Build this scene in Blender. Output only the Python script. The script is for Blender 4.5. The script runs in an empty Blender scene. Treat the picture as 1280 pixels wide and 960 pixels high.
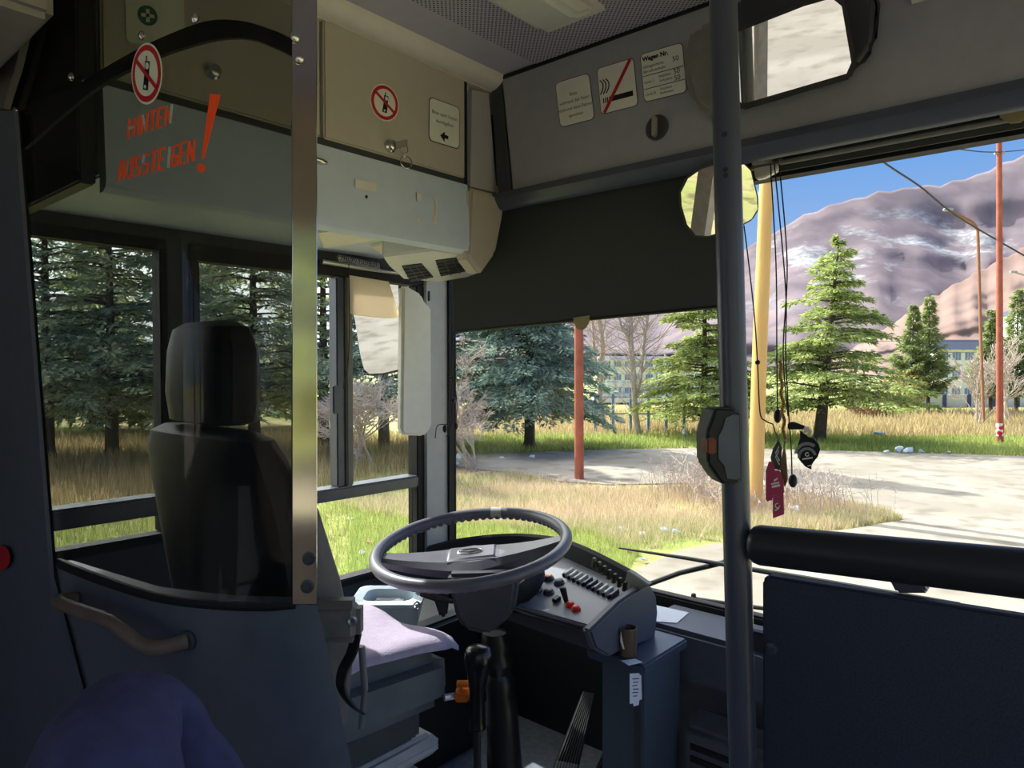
import bpy, bmesh, math, random
import numpy as np
from mathutils import Vector, Matrix
random.seed(7); rng = np.random.default_rng(11)
C = bpy.context.scene.collection
E = 2.05                      # eye height above the ground outside
FPX = 880.0; YAW = math.radians(41); PIT = math.atan(22/880)
FW = Vector((-math.sin(YAW)*math.cos(PIT), math.cos(YAW)*math.cos(PIT), -math.sin(PIT)))
RT = Vector((math.cos(YAW), math.sin(YAW), 0)); UP = RT.cross(FW)
EYE = Vector((0, 0, E))
def ray(px, py): return FW + RT*((px-640)/FPX) - UP*((py-480)/FPX)
def on_x(px, py, X): d = ray(px, py); return EYE + d*(X/d.x)
def on_y(px, py, Y): d = ray(px, py); return EYE + d*(Y/d.y)
def on_z(px, py, Z): d = ray(px, py); return EYE + d*((Z-E)/d.z)
def at(px, py, dep): return EYE + ray(px, py)*dep
def on_plane(px, py, p, n): d = ray(px, py); return EYE + d*((p-EYE).dot(n)/d.dot(n))
def H(x, y, h): return Vector((x, y, E+h))
def lin(c):
    return tuple(((v/255)/12.92 if v/255 <= .04045 else ((v/255+.055)/1.055)**2.4) for v in c)

# ---------------------------------------------------------------- materials
def nodes(name):
    m = bpy.data.materials.new(name); m.use_nodes = True
    nt = m.node_tree; nt.nodes.clear()
    return m, nt, nt.nodes, nt.links
def M(name, rgb, rough=.6, metal=0, var=.12, scale=25, bump=0, spec=.4, bscale=None, stretch=None):
    m, nt, N, L = nodes(name)
    o = N.new('ShaderNodeOutputMaterial'); b = N.new('ShaderNodeBsdfPrincipled'); L.new(b.outputs[0], o.inputs[0])
    b.inputs['Roughness'].default_value = rough; b.inputs['Metallic'].default_value = metal
    b.inputs['Specular IOR Level'].default_value = spec
    tc = N.new('ShaderNodeTexCoord'); mp = N.new('ShaderNodeMapping'); L.new(tc.outputs['Object'], mp.inputs[0])
    if stretch: mp.inputs['Scale'].default_value = stretch
    nz = N.new('ShaderNodeTexNoise'); nz.inputs['Scale'].default_value = scale; nz.inputs['Detail'].default_value = 4
    L.new(mp.outputs[0], nz.inputs[0])
    cr = N.new('ShaderNodeValToRGB'); c = lin(rgb)
    cr.color_ramp.elements[0].position = .3; cr.color_ramp.elements[1].position = .7
    cr.color_ramp.elements[0].color = tuple(v*(1-var) for v in c)+(1,)
    cr.color_ramp.elements[1].color = tuple(min(1, v*(1+var)) for v in c)+(1,)
    L.new(nz.outputs[0], cr.inputs[0]); L.new(cr.outputs[0], b.inputs['Base Color'])
    if bump:
        n2 = N.new('ShaderNodeTexNoise'); n2.inputs['Scale'].default_value = bscale or scale*6; L.new(mp.outputs[0], n2.inputs[0])
        bp = N.new('ShaderNodeBump'); bp.inputs['Strength'].default_value = bump; bp.inputs['Distance'].default_value = .002
        L.new(n2.outputs[0], bp.inputs['Height']); L.new(bp.outputs[0], b.inputs['Normal'])
    return m
def glass(name, tint, ior=1.3, rough=.0, streak=0):
    m, nt, N, L = nodes(name)
    o = N.new('ShaderNodeOutputMaterial'); mx = N.new('ShaderNodeMixShader'); L.new(mx.outputs[0], o.inputs[0])
    t = N.new('ShaderNodeBsdfTransparent'); t.inputs[0].default_value = tint+(1,)
    g = N.new('ShaderNodeBsdfGlossy'); g.inputs['Roughness'].default_value = rough
    f = N.new('ShaderNodeFresnel'); f.inputs[0].default_value = ior
    ge = N.new('ShaderNodeNewGeometry'); ml = N.new('ShaderNodeMath'); ml.operation = 'SUBTRACT'; ml.use_clamp = True   # reflect on the outer faces only
    L.new(f.outputs[0], ml.inputs[0]); L.new(ge.outputs['Backfacing'], ml.inputs[1])
    L.new(ml.outputs[0], mx.inputs[0]); L.new(t.outputs[0], mx.inputs[1]); L.new(g.outputs[0], mx.inputs[2])
    if streak:                                   # scratches and dust in the acrylic
        d = N.new('ShaderNodeBsdfDiffuse'); d.inputs[0].default_value = (.5,.5,.47,1)
        tc = N.new('ShaderNodeTexCoord'); mp = N.new('ShaderNodeMapping'); mp.inputs['Scale'].default_value = (9, 9, .35)
        nz = N.new('ShaderNodeTexNoise'); nz.inputs['Scale'].default_value = 7; nz.inputs['Detail'].default_value = 3
        cr = N.new('ShaderNodeValToRGB'); cr.color_ramp.elements[0].position = .55; cr.color_ramp.elements[1].position = .85
        cr.color_ramp.elements[1].color = (streak,)*3+(1,); cr.color_ramp.elements[0].color = (streak*.12,)*3+(1,)
        L.new(tc.outputs['Object'], mp.inputs[0]); L.new(mp.outputs[0], nz.inputs[0]); L.new(nz.outputs[0], cr.inputs[0])
        m2 = N.new('ShaderNodeMixShader'); L.new(cr.outputs[0], m2.inputs[0]); L.new(mx.outputs[0], m2.inputs[1]); L.new(d.outputs[0], m2.inputs[2])
        L.new(m2.outputs[0], o.inputs[0])
    return m
def leaf_mat(name, dark, light, trans=.35):
    m, nt, N, L = nodes(name)
    o = N.new('ShaderNodeOutputMaterial'); mx = N.new('ShaderNodeMixShader'); mx.inputs[0].default_value = trans
    d = N.new('ShaderNodeBsdfDiffuse'); t = N.new('ShaderNodeBsdfTranslucent')
    a = N.new('ShaderNodeAttribute'); a.attribute_name = 'shade'
    cr = N.new('ShaderNodeValToRGB'); cr.color_ramp.elements[0].color = lin(dark)+(1,); cr.color_ramp.elements[1].color = lin(light)+(1,)
    L.new(a.outputs['Fac'], cr.inputs[0]); L.new(cr.outputs[0], d.inputs[0]); L.new(cr.outputs[0], t.inputs[0])
    L.new(d.outputs[0], mx.inputs[1]); L.new(t.outputs[0], mx.inputs[2]); L.new(mx.outputs[0], o.inputs[0])
    return m
def mirror_mat(name, rough=.01, c=(.60,.62,.63)):
    m, nt, N, L = nodes(name)
    o = N.new('ShaderNodeOutputMaterial'); g = N.new('ShaderNodeBsdfGlossy'); g.inputs[0].default_value = c+(1,); g.inputs['Roughness'].default_value = rough
    L.new(g.outputs[0], o.inputs[0]); return m
def two_tone(name, c1, c2, scale, p0=.42, p1=.58, rough=.95, detail=6, c3=None, sc3=40, bump=0):
    m, nt, N, L = nodes(name)
    o = N.new('ShaderNodeOutputMaterial'); b = N.new('ShaderNodeBsdfPrincipled'); L.new(b.outputs[0], o.inputs[0])
    b.inputs['Roughness'].default_value = rough; b.inputs['Specular IOR Level'].default_value = .15
    tc = N.new('ShaderNodeTexCoord'); nz = N.new('ShaderNodeTexNoise'); nz.inputs['Scale'].default_value = scale; nz.inputs['Detail'].default_value = detail
    L.new(tc.outputs['Object'], nz.inputs[0])
    cr = N.new('ShaderNodeValToRGB'); cr.color_ramp.elements[0].position = p0; cr.color_ramp.elements[1].position = p1
    cr.color_ramp.elements[0].color = lin(c1)+(1,); cr.color_ramp.elements[1].color = lin(c2)+(1,)
    L.new(nz.outputs[0], cr.inputs[0]); out = cr.outputs[0]
    n2 = N.new('ShaderNodeTexNoise'); n2.inputs['Scale'].default_value = sc3; n2.inputs['Detail'].default_value = 5
    L.new(tc.outputs['Object'], n2.inputs[0])
    if c3:
        c = N.new('ShaderNodeValToRGB'); c.color_ramp.elements[0].position = .5; c.color_ramp.elements[1].position = .68
        L.new(n2.outputs[0], c.inputs[0])
        mx = N.new('ShaderNodeMixRGB'); mx.inputs[2].default_value = lin(c3)+(1,); L.new(c.outputs[0], mx.inputs[0]); L.new(out, mx.inputs[1]); out = mx.outputs[0]
    L.new(out, b.inputs['Base Color'])
    if bump:
        bp = N.new('ShaderNodeBump'); bp.inputs['Strength'].default_value = bump; bp.inputs['Distance'].default_value = .05
        L.new(n2.outputs[0], bp.inputs['Height']); L.new(bp.outputs[0], b.inputs['Normal'])
    return m

# ---------------------------------------------------------------- mesh building
def axes(n):
    n = n.normalized(); a = Vector((0,0,1)) if abs(n.z) < .9 else Vector((1,0,0))
    u = a.cross(n).normalized(); return u, n.cross(u)
class MB:
    def __init__(s): s.V = []; s.F = []; s.open = False; s.shade = None
    def add(s, vs, fs):
        b = len(s.V); s.V += [Vector(v) for v in vs]; s.F += [tuple(b+i for i in f) for f in fs]; return s
    def _bm(s, bm, bev, seg):
        if bev:
            bmesh.ops.bevel(bm, geom=[e for e in bm.edges if len(e.link_faces) == 2 and e.calc_face_angle(0) > .35], offset=bev, segments=seg, affect='EDGES', clamp_overlap=True)
        bm.verts.index_update(); s.add([v.co.copy() for v in bm.verts], [[v.index for v in f.verts] for f in bm.faces]); bm.free(); return s
    def hull(s, pts, bev=0, seg=2):
        bm = bmesh.new(); [bm.verts.new(p) for p in pts]
        r = bmesh.ops.convex_hull(bm, input=bm.verts)
        dead = [v for v in bm.verts if not v.link_faces]; bmesh.ops.delete(bm, geom=dead, context='VERTS')
        bmesh.ops.dissolve_limit(bm, angle_limit=.02, verts=bm.verts, edges=bm.edges)
        return s._bm(bm, bev, seg)
    def prism(s, pts, vec, bev=0, seg=2):
        bm = bmesh.new(); vec = Vector(vec); n = len(pts)
        a = [bm.verts.new(p) for p in pts]; b = [bm.verts.new(Vector(p)+vec) for p in pts]
        bm.faces.new(a); bm.faces.new(b[::-1])
        for i in range(n): bm.faces.new((a[i], b[i], b[(i+1) % n], a[(i+1) % n]))
        bmesh.ops.recalc_face_normals(bm, faces=bm.faces)
        return s._bm(bm, bev, seg)
    def box(s, lo, hi, bev=0, seg=2):
        return s.hull([(x, y, z) for x in (lo[0], hi[0]) for y in (lo[1], hi[1]) for z in (lo[2], hi[2])], bev, seg)
    def obox(s, c, u, v, w, bev=0, seg=2):        # oriented box from half vectors
        return s.hull([c+u*i+v*j+w*k for i in (-1,1) for j in (-1,1) for k in (-1,1)], bev, seg)
    def tube(s, pts, r, n=10, closed=False, radii=None):
        pts = [Vector(p) for p in pts]; m = len(pts); vs = []; u = None
        for i, p in enumerate(pts):
            if closed: t = pts[(i+1) % m]-pts[i-1]
            else: t = pts[min(i+1, m-1)]-pts[max(i-1, 0)]
            if t.length < 1e-9: t = Vector((0,0,1))
            t.normalize()
            if u is None: u, _ = axes(t)
            u = (u-t*u.dot(t)).normalized(); v = t.cross(u); rr = radii[i] if radii else r
            vs += [p+(u*math.cos(a)+v*math.sin(a))*rr for a in [2*math.pi*k/n for k in range(n)]]
        fs = []
        for i in range(m if closed else m-1):
            for k in range(n):
                a = i*n+k; b = i*n+(k+1) % n; c = ((i+1) % m)*n+(k+1) % n; d = ((i+1) % m)*n+k; fs.append((a, b, c, d))
        if not closed: fs += [tuple(range(n))[::-1], tuple(range((m-1)*n, m*n))]
        return s.add(vs, fs)
    def lathe(s, prof, o, ax, n=24):
        o = Vector(o); ax = Vector(ax).normalized(); u, v = axes(ax)
        return s.tube_rings([[o+ax*z+(u*math.cos(a)+v*math.sin(a))*max(r, 1e-4) for a in [2*math.pi*k/n for k in range(n)]] for r, z in prof])
    def tube_rings(s, rings):
        n = len(rings[0]); vs = [p for r in rings for p in r]; fs = []
        for i in range(len(rings)-1):
            for k in range(n): fs.append((i*n+k, i*n+(k+1) % n, (i+1)*n+(k+1) % n, (i+1)*n+k))
        fs += [tuple(range(n))[::-1], tuple(range((len(rings)-1)*n, len(rings)*n))]
        return s.add(vs, fs)
    def ball(s, c, r, sx=1, sy=1, sz=1, n=12):
        c = Vector(c); rings = []
        for i in range(n+1):
            t = -math.pi/2+math.pi*i/n; rings.append([c+Vector((r*sx*max(math.cos(t), .01)*math.cos(a), r*sy*max(math.cos(t), .01)*math.sin(a), r*sz*math.sin(t))) for a in [2*math.pi*k/16 for k in range(16)]])
        return s.tube_rings(rings)
    def sheet(s, rows, thick=None):               # rows of points; thick = offset vector function -> closed slab
        n = len(rows[0]); m = len(rows); vs = [Vector(p) for r in rows for p in r]; fs = []
        for i in range(m-1):
            for k in range(n-1): fs.append((i*n+k, i*n+k+1, (i+1)*n+k+1, (i+1)*n+k))
        if thick is not None:
            b = m*n; vs = vs+[v+thick(v) for v in vs]; fs += [tuple(b+i for i in f[::-1]) for f in fs]
            rim = [k for k in range(n)]+[i*n+n-1 for i in range(1, m)]+[(m-1)*n+k for k in range(n-2, -1, -1)]+[i*n for i in range(m-2, 0, -1)]
            for i in range(len(rim)):
                a, c = rim[i], rim[(i+1) % len(rim)]; fs.append((c, a, a+b, c+b))
        return s.add(vs, fs)
    def text(s, body, fn, size, x, y, align='LEFT', bold=0, lift=.0008):   # fn(a,b,lift) maps text plane to space
        cu = bpy.data.curves.new('t', 'FONT'); cu.body = body; cu.size = size; cu.align_x = align; cu.offset = bold; cu.resolution_u = 3
        o = bpy.data.objects.new('t', cu); C.objects.link(o)
        me = o.evaluated_get(bpy.context.evaluated_depsgraph_get()).to_mesh()
        s.add([fn(x+v.co.x, y-v.co.y, lift) for v in me.vertices], [tuple(p.vertices) for p in me.polygons])
        bpy.data.objects.remove(o); bpy.data.curves.remove(cu); s.open = True; return s
    def flat(s, pts, fn, lift=.0008, th=.0006):   # thin decal polygon
        a = [fn(x, y, lift) for x, y in pts]; b = [fn(x, y, lift-th) for x, y in pts]; n = len(a)
        return s.add(a+b, [tuple(range(n)), tuple(range(2*n-1, n-1, -1))]+[(i, n+i, n+(i+1) % n, (i+1) % n) for i in range(n)])
    def build(s, name, mat, parent=None, loc=None, ang=35, smooth=True):
        me = bpy.data.meshes.new(name)
        if parent is not None: o0 = Vector(parent['_o'])
        elif loc is not None: o0 = Vector(loc)
        else:
            a = np.array([tuple(v) for v in s.V]); o0 = Vector(((a[:,0].min()+a[:,0].max())/2, (a[:,1].min()+a[:,1].max())/2, a[:,2].min()))
        me.from_pydata([tuple(v-o0) for v in s.V], [], s.F)
        if not s.open:
            bm = bmesh.new(); bm.from_mesh(me); bmesh.ops.recalc_face_normals(bm, faces=bm.faces); bm.to_mesh(me); bm.free()
        if smooth:
            me.polygons.foreach_set('use_smooth', [True]*len(me.polygons)); me.set_sharp_from_angle(angle=math.radians(ang))
        me.materials.append(mat)
        o = bpy.data.objects.new(name, me); C.objects.link(o); o['_o'] = tuple(o0)
        if parent is not None: o.parent = parent
        else: o.location = o0
        return o
def np_mesh(name, V, Fq, mat, shade=None, parent=None, loc=(0,0,0)):
    """V (n,3) array, Fq (m,3|4) array, one shade value per face"""
    me = bpy.data.meshes.new(name); o0 = np.array(parent['_o'] if parent is not None else loc)
    k = Fq.shape[1]; me.vertices.add(len(V)); me.vertices.foreach_set('co', (V-o0).astype(np.float32).ravel())
    me.loops.add(Fq.size); me.loops.foreach_set('vertex_index', Fq.astype(np.int32).ravel())
    me.polygons.add(len(Fq)); me.polygons.foreach_set('loop_start', np.arange(0, Fq.size, k, dtype=np.int32))
    me.update(calc_edges=True)
    if shade is not None:
        at_ = me.attributes.new('shade', 'FLOAT', 'FACE'); at_.data.foreach_set('value', shade.astype(np.float32))
    me.materials.append(mat)
    o = bpy.data.objects.new(name, me); C.objects.link(o); o['_o'] = tuple(float(v) for v in o0)
    if parent is not None: o.parent = parent
    else: o.location = tuple(o0)
    return o
def tag(o, label, cat, group=None):
    o['label'] = label; o['category'] = cat
    if group: o['group'] = group
    return o
def thing(name, label, cat, loc, group=None):
    o = bpy.data.objects.new(name, None); C.objects.link(o); o.empty_display_size = .1
    o.location = loc; o['_o'] = tuple(loc); return tag(o, label, cat, group)
def struct(o, kind='structure'): o['kind'] = kind; return o
def dup(root, loc, label=None):
    def cp(o, par):
        c = o.copy(); C.objects.link(c)
        if par: c.parent = par
        for ch in o.children: cp(ch, c)
        return c
    r = cp(root, None); r.location = loc
    if label: r['label'] = label
    return r
def rrect(x0, y0, x1, y1, r, ry=None, k=4):
    ry = ry or r; p = []
    for cx, cy, a0 in ((x1-r, y0+ry, -90), (x1-r, y1-ry, 0), (x0+r, y1-ry, 90), (x0+r, y0+ry, 180)):
        for i in range(k+1): a = math.radians(a0+90*i/k); p.append((cx+r*math.cos(a), cy+ry*math.sin(a)))
    return p
def circ(cx, cy, rx, ry=None, n=28): return [(cx+rx*math.cos(2*math.pi*i/n), cy+(ry or rx)*math.sin(2*math.pi*i/n)) for i in range(n)]
def stroke(x0, y0, x1, y1, w):
    d = Vector((x1-x0, y1-y0)); p = Vector((-d.y, d.x)).normalized()*w/2
    return [(x0+p.x, y0+p.y), (x1+p.x, y1+p.y), (x1-p.x, y1-p.y), (x0-p.x, y0-p.y)]
def smooth_path(pts, k=6):
    pts = [Vector(p) for p in pts]; out = []
    for i in range(len(pts)-1):
        p0 = pts[max(i-1, 0)]; p1 = pts[i]; p2 = pts[i+1]; p3 = pts[min(i+2, len(pts)-1)]
        for j in range(k):
            t = j/k; out.append(.5*((2*p1)+(p2-p0)*t+(2*p0-5*p1+4*p2-p3)*t*t+(3*p1-p0-3*p2+p3)*t**3))
    return out+[pts[-1]]
# ================================================================ materials in the bus
m_header = M('header_grey', (154,155,160), .55, bump=.1, var=.04)
m_darkgrey = M('dark_grey_plastic', (62,64,70), .5, var=.06, bump=.15)
m_black = M('black_plastic', (24,25,28), .5, var=.15)
m_rubber = M('black_rubber', (18,18,20), .7)
m_dkmetal = M('dark_painted_metal', (72,76,90), .32, var=.05, spec=.5)
m_panel = M('blue_grey_laminate', (84,89,102), .45, var=.08, bump=.08)
m_barrier = M('speckled_dark_laminate', (50,57,72), .6, var=.35, scale=400, bump=.2)
m_beige = M('beige_cabinet', (186,178,164), .5, var=.03)
m_flap = M('grey_green_flap', (196,206,222), .45, var=.03)
m_cream = M('cream_plastic', (220,214,204), .5, var=.04)
m_lilac = M('lilac_grey_trim', (176,172,176), .55, var=.03)
m_ceil = M('lilac_ceiling', (186,182,194), .7, var=.03)
m_pillar = M('grey_pillar', (172,172,172), .5, var=.05)
m_alu = M('aluminium', (170,172,176), .3, metal=.9, var=.05)
m_steel = M('steel', (200,200,200), .22, metal=1, var=.05)
m_strip = M('polished_edge_plate', (200,195,192), .11, metal=1, var=.03, scale=8)
m_white = M('white_sticker', (226,226,212), .5, var=.03)
m_red = M('red_print', (186,28,38), .5, var=.05)
m_ink = M('black_ink', (16,16,18), .5)
m_green = M('green_print', (40,110,80), .5)
m_tape = M('orange_red_tape', (255,84,28), .6, var=.06)
m_tapew = M('bare_pale_tape', (168,176,170), .6)
m_vinyl = M('black_vinyl', (30,30,33), .52, var=.2, scale=14, bump=.25, bscale=60)
m_seatgrey = M('grey_seat_cover', (108,104,102), .75, var=.15, scale=12, bump=.6, bscale=35)
m_seatside = M('dark_grey_seat_vinyl', (92,96,102), .5, var=.15, scale=10, bump=.5, bscale=28)
m_towel = M('lavender_fleece', (176,163,182), .95, var=.06, scale=60, bump=.8, bscale=300)
m_orange = M('orange_plastic', (232,120,20), .45)
m_fabric = M('navy_cotton', (76,77,116), .95, var=.15, scale=30, bump=.8, bscale=120)
m_visor = M('black_blind_fabric', (62,64,66), .9, var=.08, scale=300)
m_blindw = M('white_blind_fabric', (226,224,216), .8, var=.03, bump=.4, bscale=18)
m_tab = M('olive_tab_plastic', (150,138,100), .5, var=.08)
m_gold = M('amber_beads', (150,106,40), .4, var=.5, scale=120)
m_pink = M('crimson_card', (178,62,92), .6, var=.06)
m_tag = M('dark_green_tag', (70,74,66), .6)
m_brown = M('brown_felt', (116,92,62), .8)
m_lamp = M('frosted_lamp_cover', (205,205,196), .35, var=.04)
m_paper = M('white_paper', (225,228,238), .8, var=.02)
m_clear = M('milky_blue_plastic', (200,215,224), .3, var=.06)
m_glassbrown = M('brown_leather_cup', (96,80,66), .35, var=.2, stretch=(1,1,.1))
m_rail = M('brown_grey_rail', (112,96,88), .5, var=.15)
m_wood = M('brown_panel', (96,54,46), .6)
m_handle = M('dark_handle_rubber', (44,48,52), .35)
m_mirror = mirror_mat('mirror_silver')
g_clear = glass('window_glass', (.93,.95,.94))
g_smoke = glass('smoked_acrylic', (.56,.57,.56), streak=.04)
def perf_mat():
    m, nt, N, L = nodes('perforated_ceiling')
    o = N.new('ShaderNodeOutputMaterial'); b = N.new('ShaderNodeBsdfPrincipled'); L.new(b.outputs[0], o.inputs[0]); b.inputs['Roughness'].default_value = .7
    tc = N.new('ShaderNodeTexCoord'); mp = N.new('ShaderNodeMapping'); mp.inputs['Scale'].default_value = (105,105,105); mp.inputs['Rotation'].default_value = (0,0,.785)
    L.new(tc.outputs['Object'], mp.inputs[0])
    fr = N.new('ShaderNodeVectorMath'); fr.operation = 'FRACTION'; L.new(mp.outputs[0], fr.inputs[0])
    sb = N.new('ShaderNodeVectorMath'); sb.operation = 'SUBTRACT'; sb.inputs[1].default_value = (.5,.5,.5); L.new(fr.outputs[0], sb.inputs[0])
    ml = N.new('ShaderNodeVectorMath'); ml.operation = 'MULTIPLY'; ml.inputs[1].default_value = (1,1,0); L.new(sb.outputs[0], ml.inputs[0])
    ln = N.new('ShaderNodeVectorMath'); ln.operation = 'LENGTH'; L.new(ml.outputs[0], ln.inputs[0])
    cr = N.new('ShaderNodeValToRGB'); cr.color_ramp.elements[0].position = .27; cr.color_ramp.elements[1].position = .31
    cr.color_ramp.elements[0].color = lin((60,58,64))+(1,); cr.color_ramp.elements[1].color = lin((186,182,194))+(1,)
    L.new(ln.outputs[1], cr.inputs[0]); L.new(cr.outputs[0], b.inputs['Base Color']); return m
m_perf = perf_mat()

# ================================================================ the bus shell
WL, HY, CE, FL = -1.9, 1.58, .865, -1.2
def yz(mb, x0, x1, y0, y1, h0, h1, bev=0): mb.box((x0, y0, E+h0), (x1, y1, E+h1), bev)
b = MB()
yz(b, -1.97, WL, .86, 1.69, FL-.3, -.71); yz(b, -1.97, WL, .86, 1.69, .33, CE+.05)
yz(b, -1.97, WL, .33, .80, FL-.3, -.46); yz(b, -1.97, WL, .33, .80, .33, CE+.05)
yz(b, -1.97, WL, -6, .33, FL-.3, -.46); yz(b, -1.97, WL, -6, .33, .5, CE+.05); yz(b, -1.97, WL, -1.3, .33, -.46, .5)
yz(b, -1.97, WL, .80, .86, FL-.3, CE+.05); yz(b, -1.97, WL, 1.69, 1.82, FL-.3, -.70)
for y in (-2.6, -4.0, -5.5): yz(b, -1.96, WL, y, y+.07, -.46, .5)
struct(b.build('wall_left', M('dark_wall', (70,72,78), .6)))
b = MB(); yz(b, -1.97, -1.87, 1.69, 1.79, -.70, CE)
struct(b.build('trim_1', m_pillar))
b = MB(); yz(b, -1.95, -1.86, 1.79, 1.825, FL, CE)
struct(b.build('trim_2', m_rubber))
b = MB(); yz(b, -2.0, .5, -6, 2.0, FL-.06, FL)
struct(b.build('floor', M('floor_lino', (120,126,136), .6, var=.2, scale=60)))
b = MB(); yz(b, -1.95, .5, -6, 1.9, CE, CE+.06)
struct(b.build('ceiling', m_ceil))
b = MB(); yz(b, -1.28, .1, -2, HY-.003, CE-.004, CE-.0005)
struct(b.build('trim_3', m_perf))
b = MB(); yz(b, -6*0-1.95, .5, -6.05, -6, FL, CE); struct(b.build('wall_rear', m_panel))
b = MB(); yz(b, .45, .5, -6, .7, FL-.2, -.5); yz(b, .45, .5, -6, 1.9, .45, CE)
for y in (-5.9, -4.4, -2.9, -1.4, .1, .68, 1.8): yz(b, .45, .5, y, y+.08, -1.2, .45)
struct(b.build('wall_right', M('beige_side_panel', (214,196,172), .6)))
# front wall: closing piece over the windscreen and dark rubber along its top, kick panel, sill
b = MB(); yz(b, -1.95, .5, 1.80, 1.86, .50, CE); yz(b, -1.6, .5, HY+.05, 1.80, .56, .58)
struct(b.build('wall_front', m_black))
b = MB(); yz(b, -1.86, .5, 1.79, 1.83, .478, .53); struct(b.build('trim_4', m_rubber))
b = MB(); yz(b, -.96, .45, 1.62, 1.80, -.80, -.672, .012); struct(b.build('trim_5', m_panel))
b = MB(); yz(b, -.96, .45, 1.66, 1.70, FL, -.80); yz(b, -.96, .45, 1.655, 1.66, -.875, -.87)
struct(b.build('trim_6', M('kick_panel_grey', (88,90,96), .55)))
b = MB(); yz(b, -1.9, .45, 1.80, 1.84, -.69, -.655, .006); struct(b.build('trim_7', m_rubber))
b = MB(); yz(b, -1.95, .45, 1.82, 1.9, FL-.3, -.69); struct(b.build('trim_8', m_black))
# windows
w = struct(bpy.data.objects.new('window_1', None)); C.objects.link(w); w.location = (WL, 1.28, E-.71); w['_o'] = tuple(w.location)
b = MB()
for a in ((.86,1.69,-.71,-.685), (.86,1.69,.285,.33), (.86,.885,-.685,.285), (1.655,1.69,-.685,.285)): yz(b, -1.935, -1.882, *a, .004)
b.build('window_frame', m_rubber, w)
b = MB(); yz(b, -1.94, -1.872, .885, 1.655, -.425, -.385, .006); b.build('cross_rail', m_dkmetal, w)
b = MB(); yz(b, -1.93, -1.885, 1.322, 1.352, -.385, .285, .004); b.build('sliding_sash', m_dkmetal, w)
b = MB(); yz(b, -1.925, -1.875, 1.352, 1.378, -.385, .285, .004); b.build('sash_channel', M('brown_grey_channel', (110,106,100), .5), w)
b = MB(); yz(b, -1.888, -1.868, 1.296, 1.326, -.15, -.06, .004); b.build('latch_handle', m_dkmetal, w)
b = MB(); yz(b, -1.912, -1.908, .885, 1.655, -.685, -.425); b.build('lower_pane', g_clear, w)
b = MB(); yz(b, -1.912, -1.908, 1.378, 1.655, -.385, .285); b.build('fixed_pane', g_clear, w)
b = MB(); yz(b, -1.922, -1.918, .885, 1.322, -.385, .285); b.build('sliding_pane', g_clear, w)
w = struct(bpy.data.objects.new('window_2', None)); C.objects.link(w); w.location = (WL, .56, E-.46); w['_o'] = tuple(w.location)
b = MB()
for a in ((.33,.80,-.46,-.435), (.33,.80,.30,.33), (.33,.35,-.435,.30), (.78,.80,-.435,.30)): yz(b, -1.935, -1.882, *a, .004)
b.build('window_frame', m_rubber, w)
b = MB(); yz(b, -1.94, -1.872, .35, .78, -.385, -.335, .006); b.build('cross_rail', m_dkmetal, w)
b = MB(); yz(b, -1.912, -1.908, .35, .78, -.435, .30); b.build('window_pane', g_clear, w)
b = MB(); yz(b, -1.86, .45, 1.815, 1.82, -.66, .50); struct(b.build('window_3', g_clear))
# the low duct along the left side behind the partition, and the transverse bulkhead
b = MB(); b.box((-1.9, -4, E+.486), (-1.14, .335, E+CE), .01); struct(b.build('trim_9', M('grey_duct', (140,136,132), .6, var=.04)))

# ================================================================ overhead cabinets on the left
XC = -1.45
cab = thing('overhead_cabinet', 'beige overhead cabinet with grey-green lower flap above the side window', 'cabinet', (XC, 1.0, E+.33))
b = MB(); b.box((-1.89, .50, E+.36), (XC-.02, 1.50, E+.83), .004); b.build('body', m_flap, cab)
def xpoly(px, X): return [on_x(x, y, X) for x, y in px]
def hy(y0, y1, h0, h1, X, t, mb, bev=.004): mb.box((X-t, y0, E+h0), (X, y1, E+h1), bev)
b = MB(); hy(.985, 1.462, .545, .826, XC, .02, b); door = b.build('door', m_beige, cab)
b = MB(); hy(.50, .975, .545, .826, XC, .02, b); door2 = b.build('door', m_beige, cab)
b = MB(); hy(.50, 1.464, .526, .546, XC-.004, .02, b, .002); b.build('door_seal', m_darkgrey, cab)
b = MB(); hy(1.462, 1.476, .526, .826, XC-.004, .02, b, .002); b.build('door_gap', m_black, cab)
b = MB()
prof = [(-1.452, .328), (-1.438, .335), (-1.434, .35), (-1.446, .526), (-1.468, .526), (-1.468, .328)]
b.prism([H(x, .50, h) for x, h in prof], (0, .966, 0)); flap = b.build('flap', m_flap, cab)
# lock with keys, lock on the rear door
for (px, py, d_) in ((487, 183, door), (265, 90, door2)):
    c = on_x(px, py, XC); b = MB(); b.lathe([(.017, 0), (.017, .006), (.012, .010), (.012, .018), (.008, .02)], c, (1,0,0)); b.build('lock', m_steel, d_)
# ceiling cove
b = MB(); prof = [(-1.452, .826)]+[(-1.452+.05*math.sin(t), .865-.037*math.cos(t)) for t in [i*math.pi/16 for i in range(9)]]+[(-1.49, .865), (-1.49, .826)]
b.prism([H(x, .5, h) for x, h in prof], (0, HY-.503, 0)); struct(b.build('trim_10', m_cream))
# lilac end strip of the cabinet
b = MB(); b.prism(xpoly([(590,112),(611,117),(621,241),(588,233)], XC-.002), (-.35, 0, 0)); struct(b.build('trim_11', m_lilac))
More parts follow.
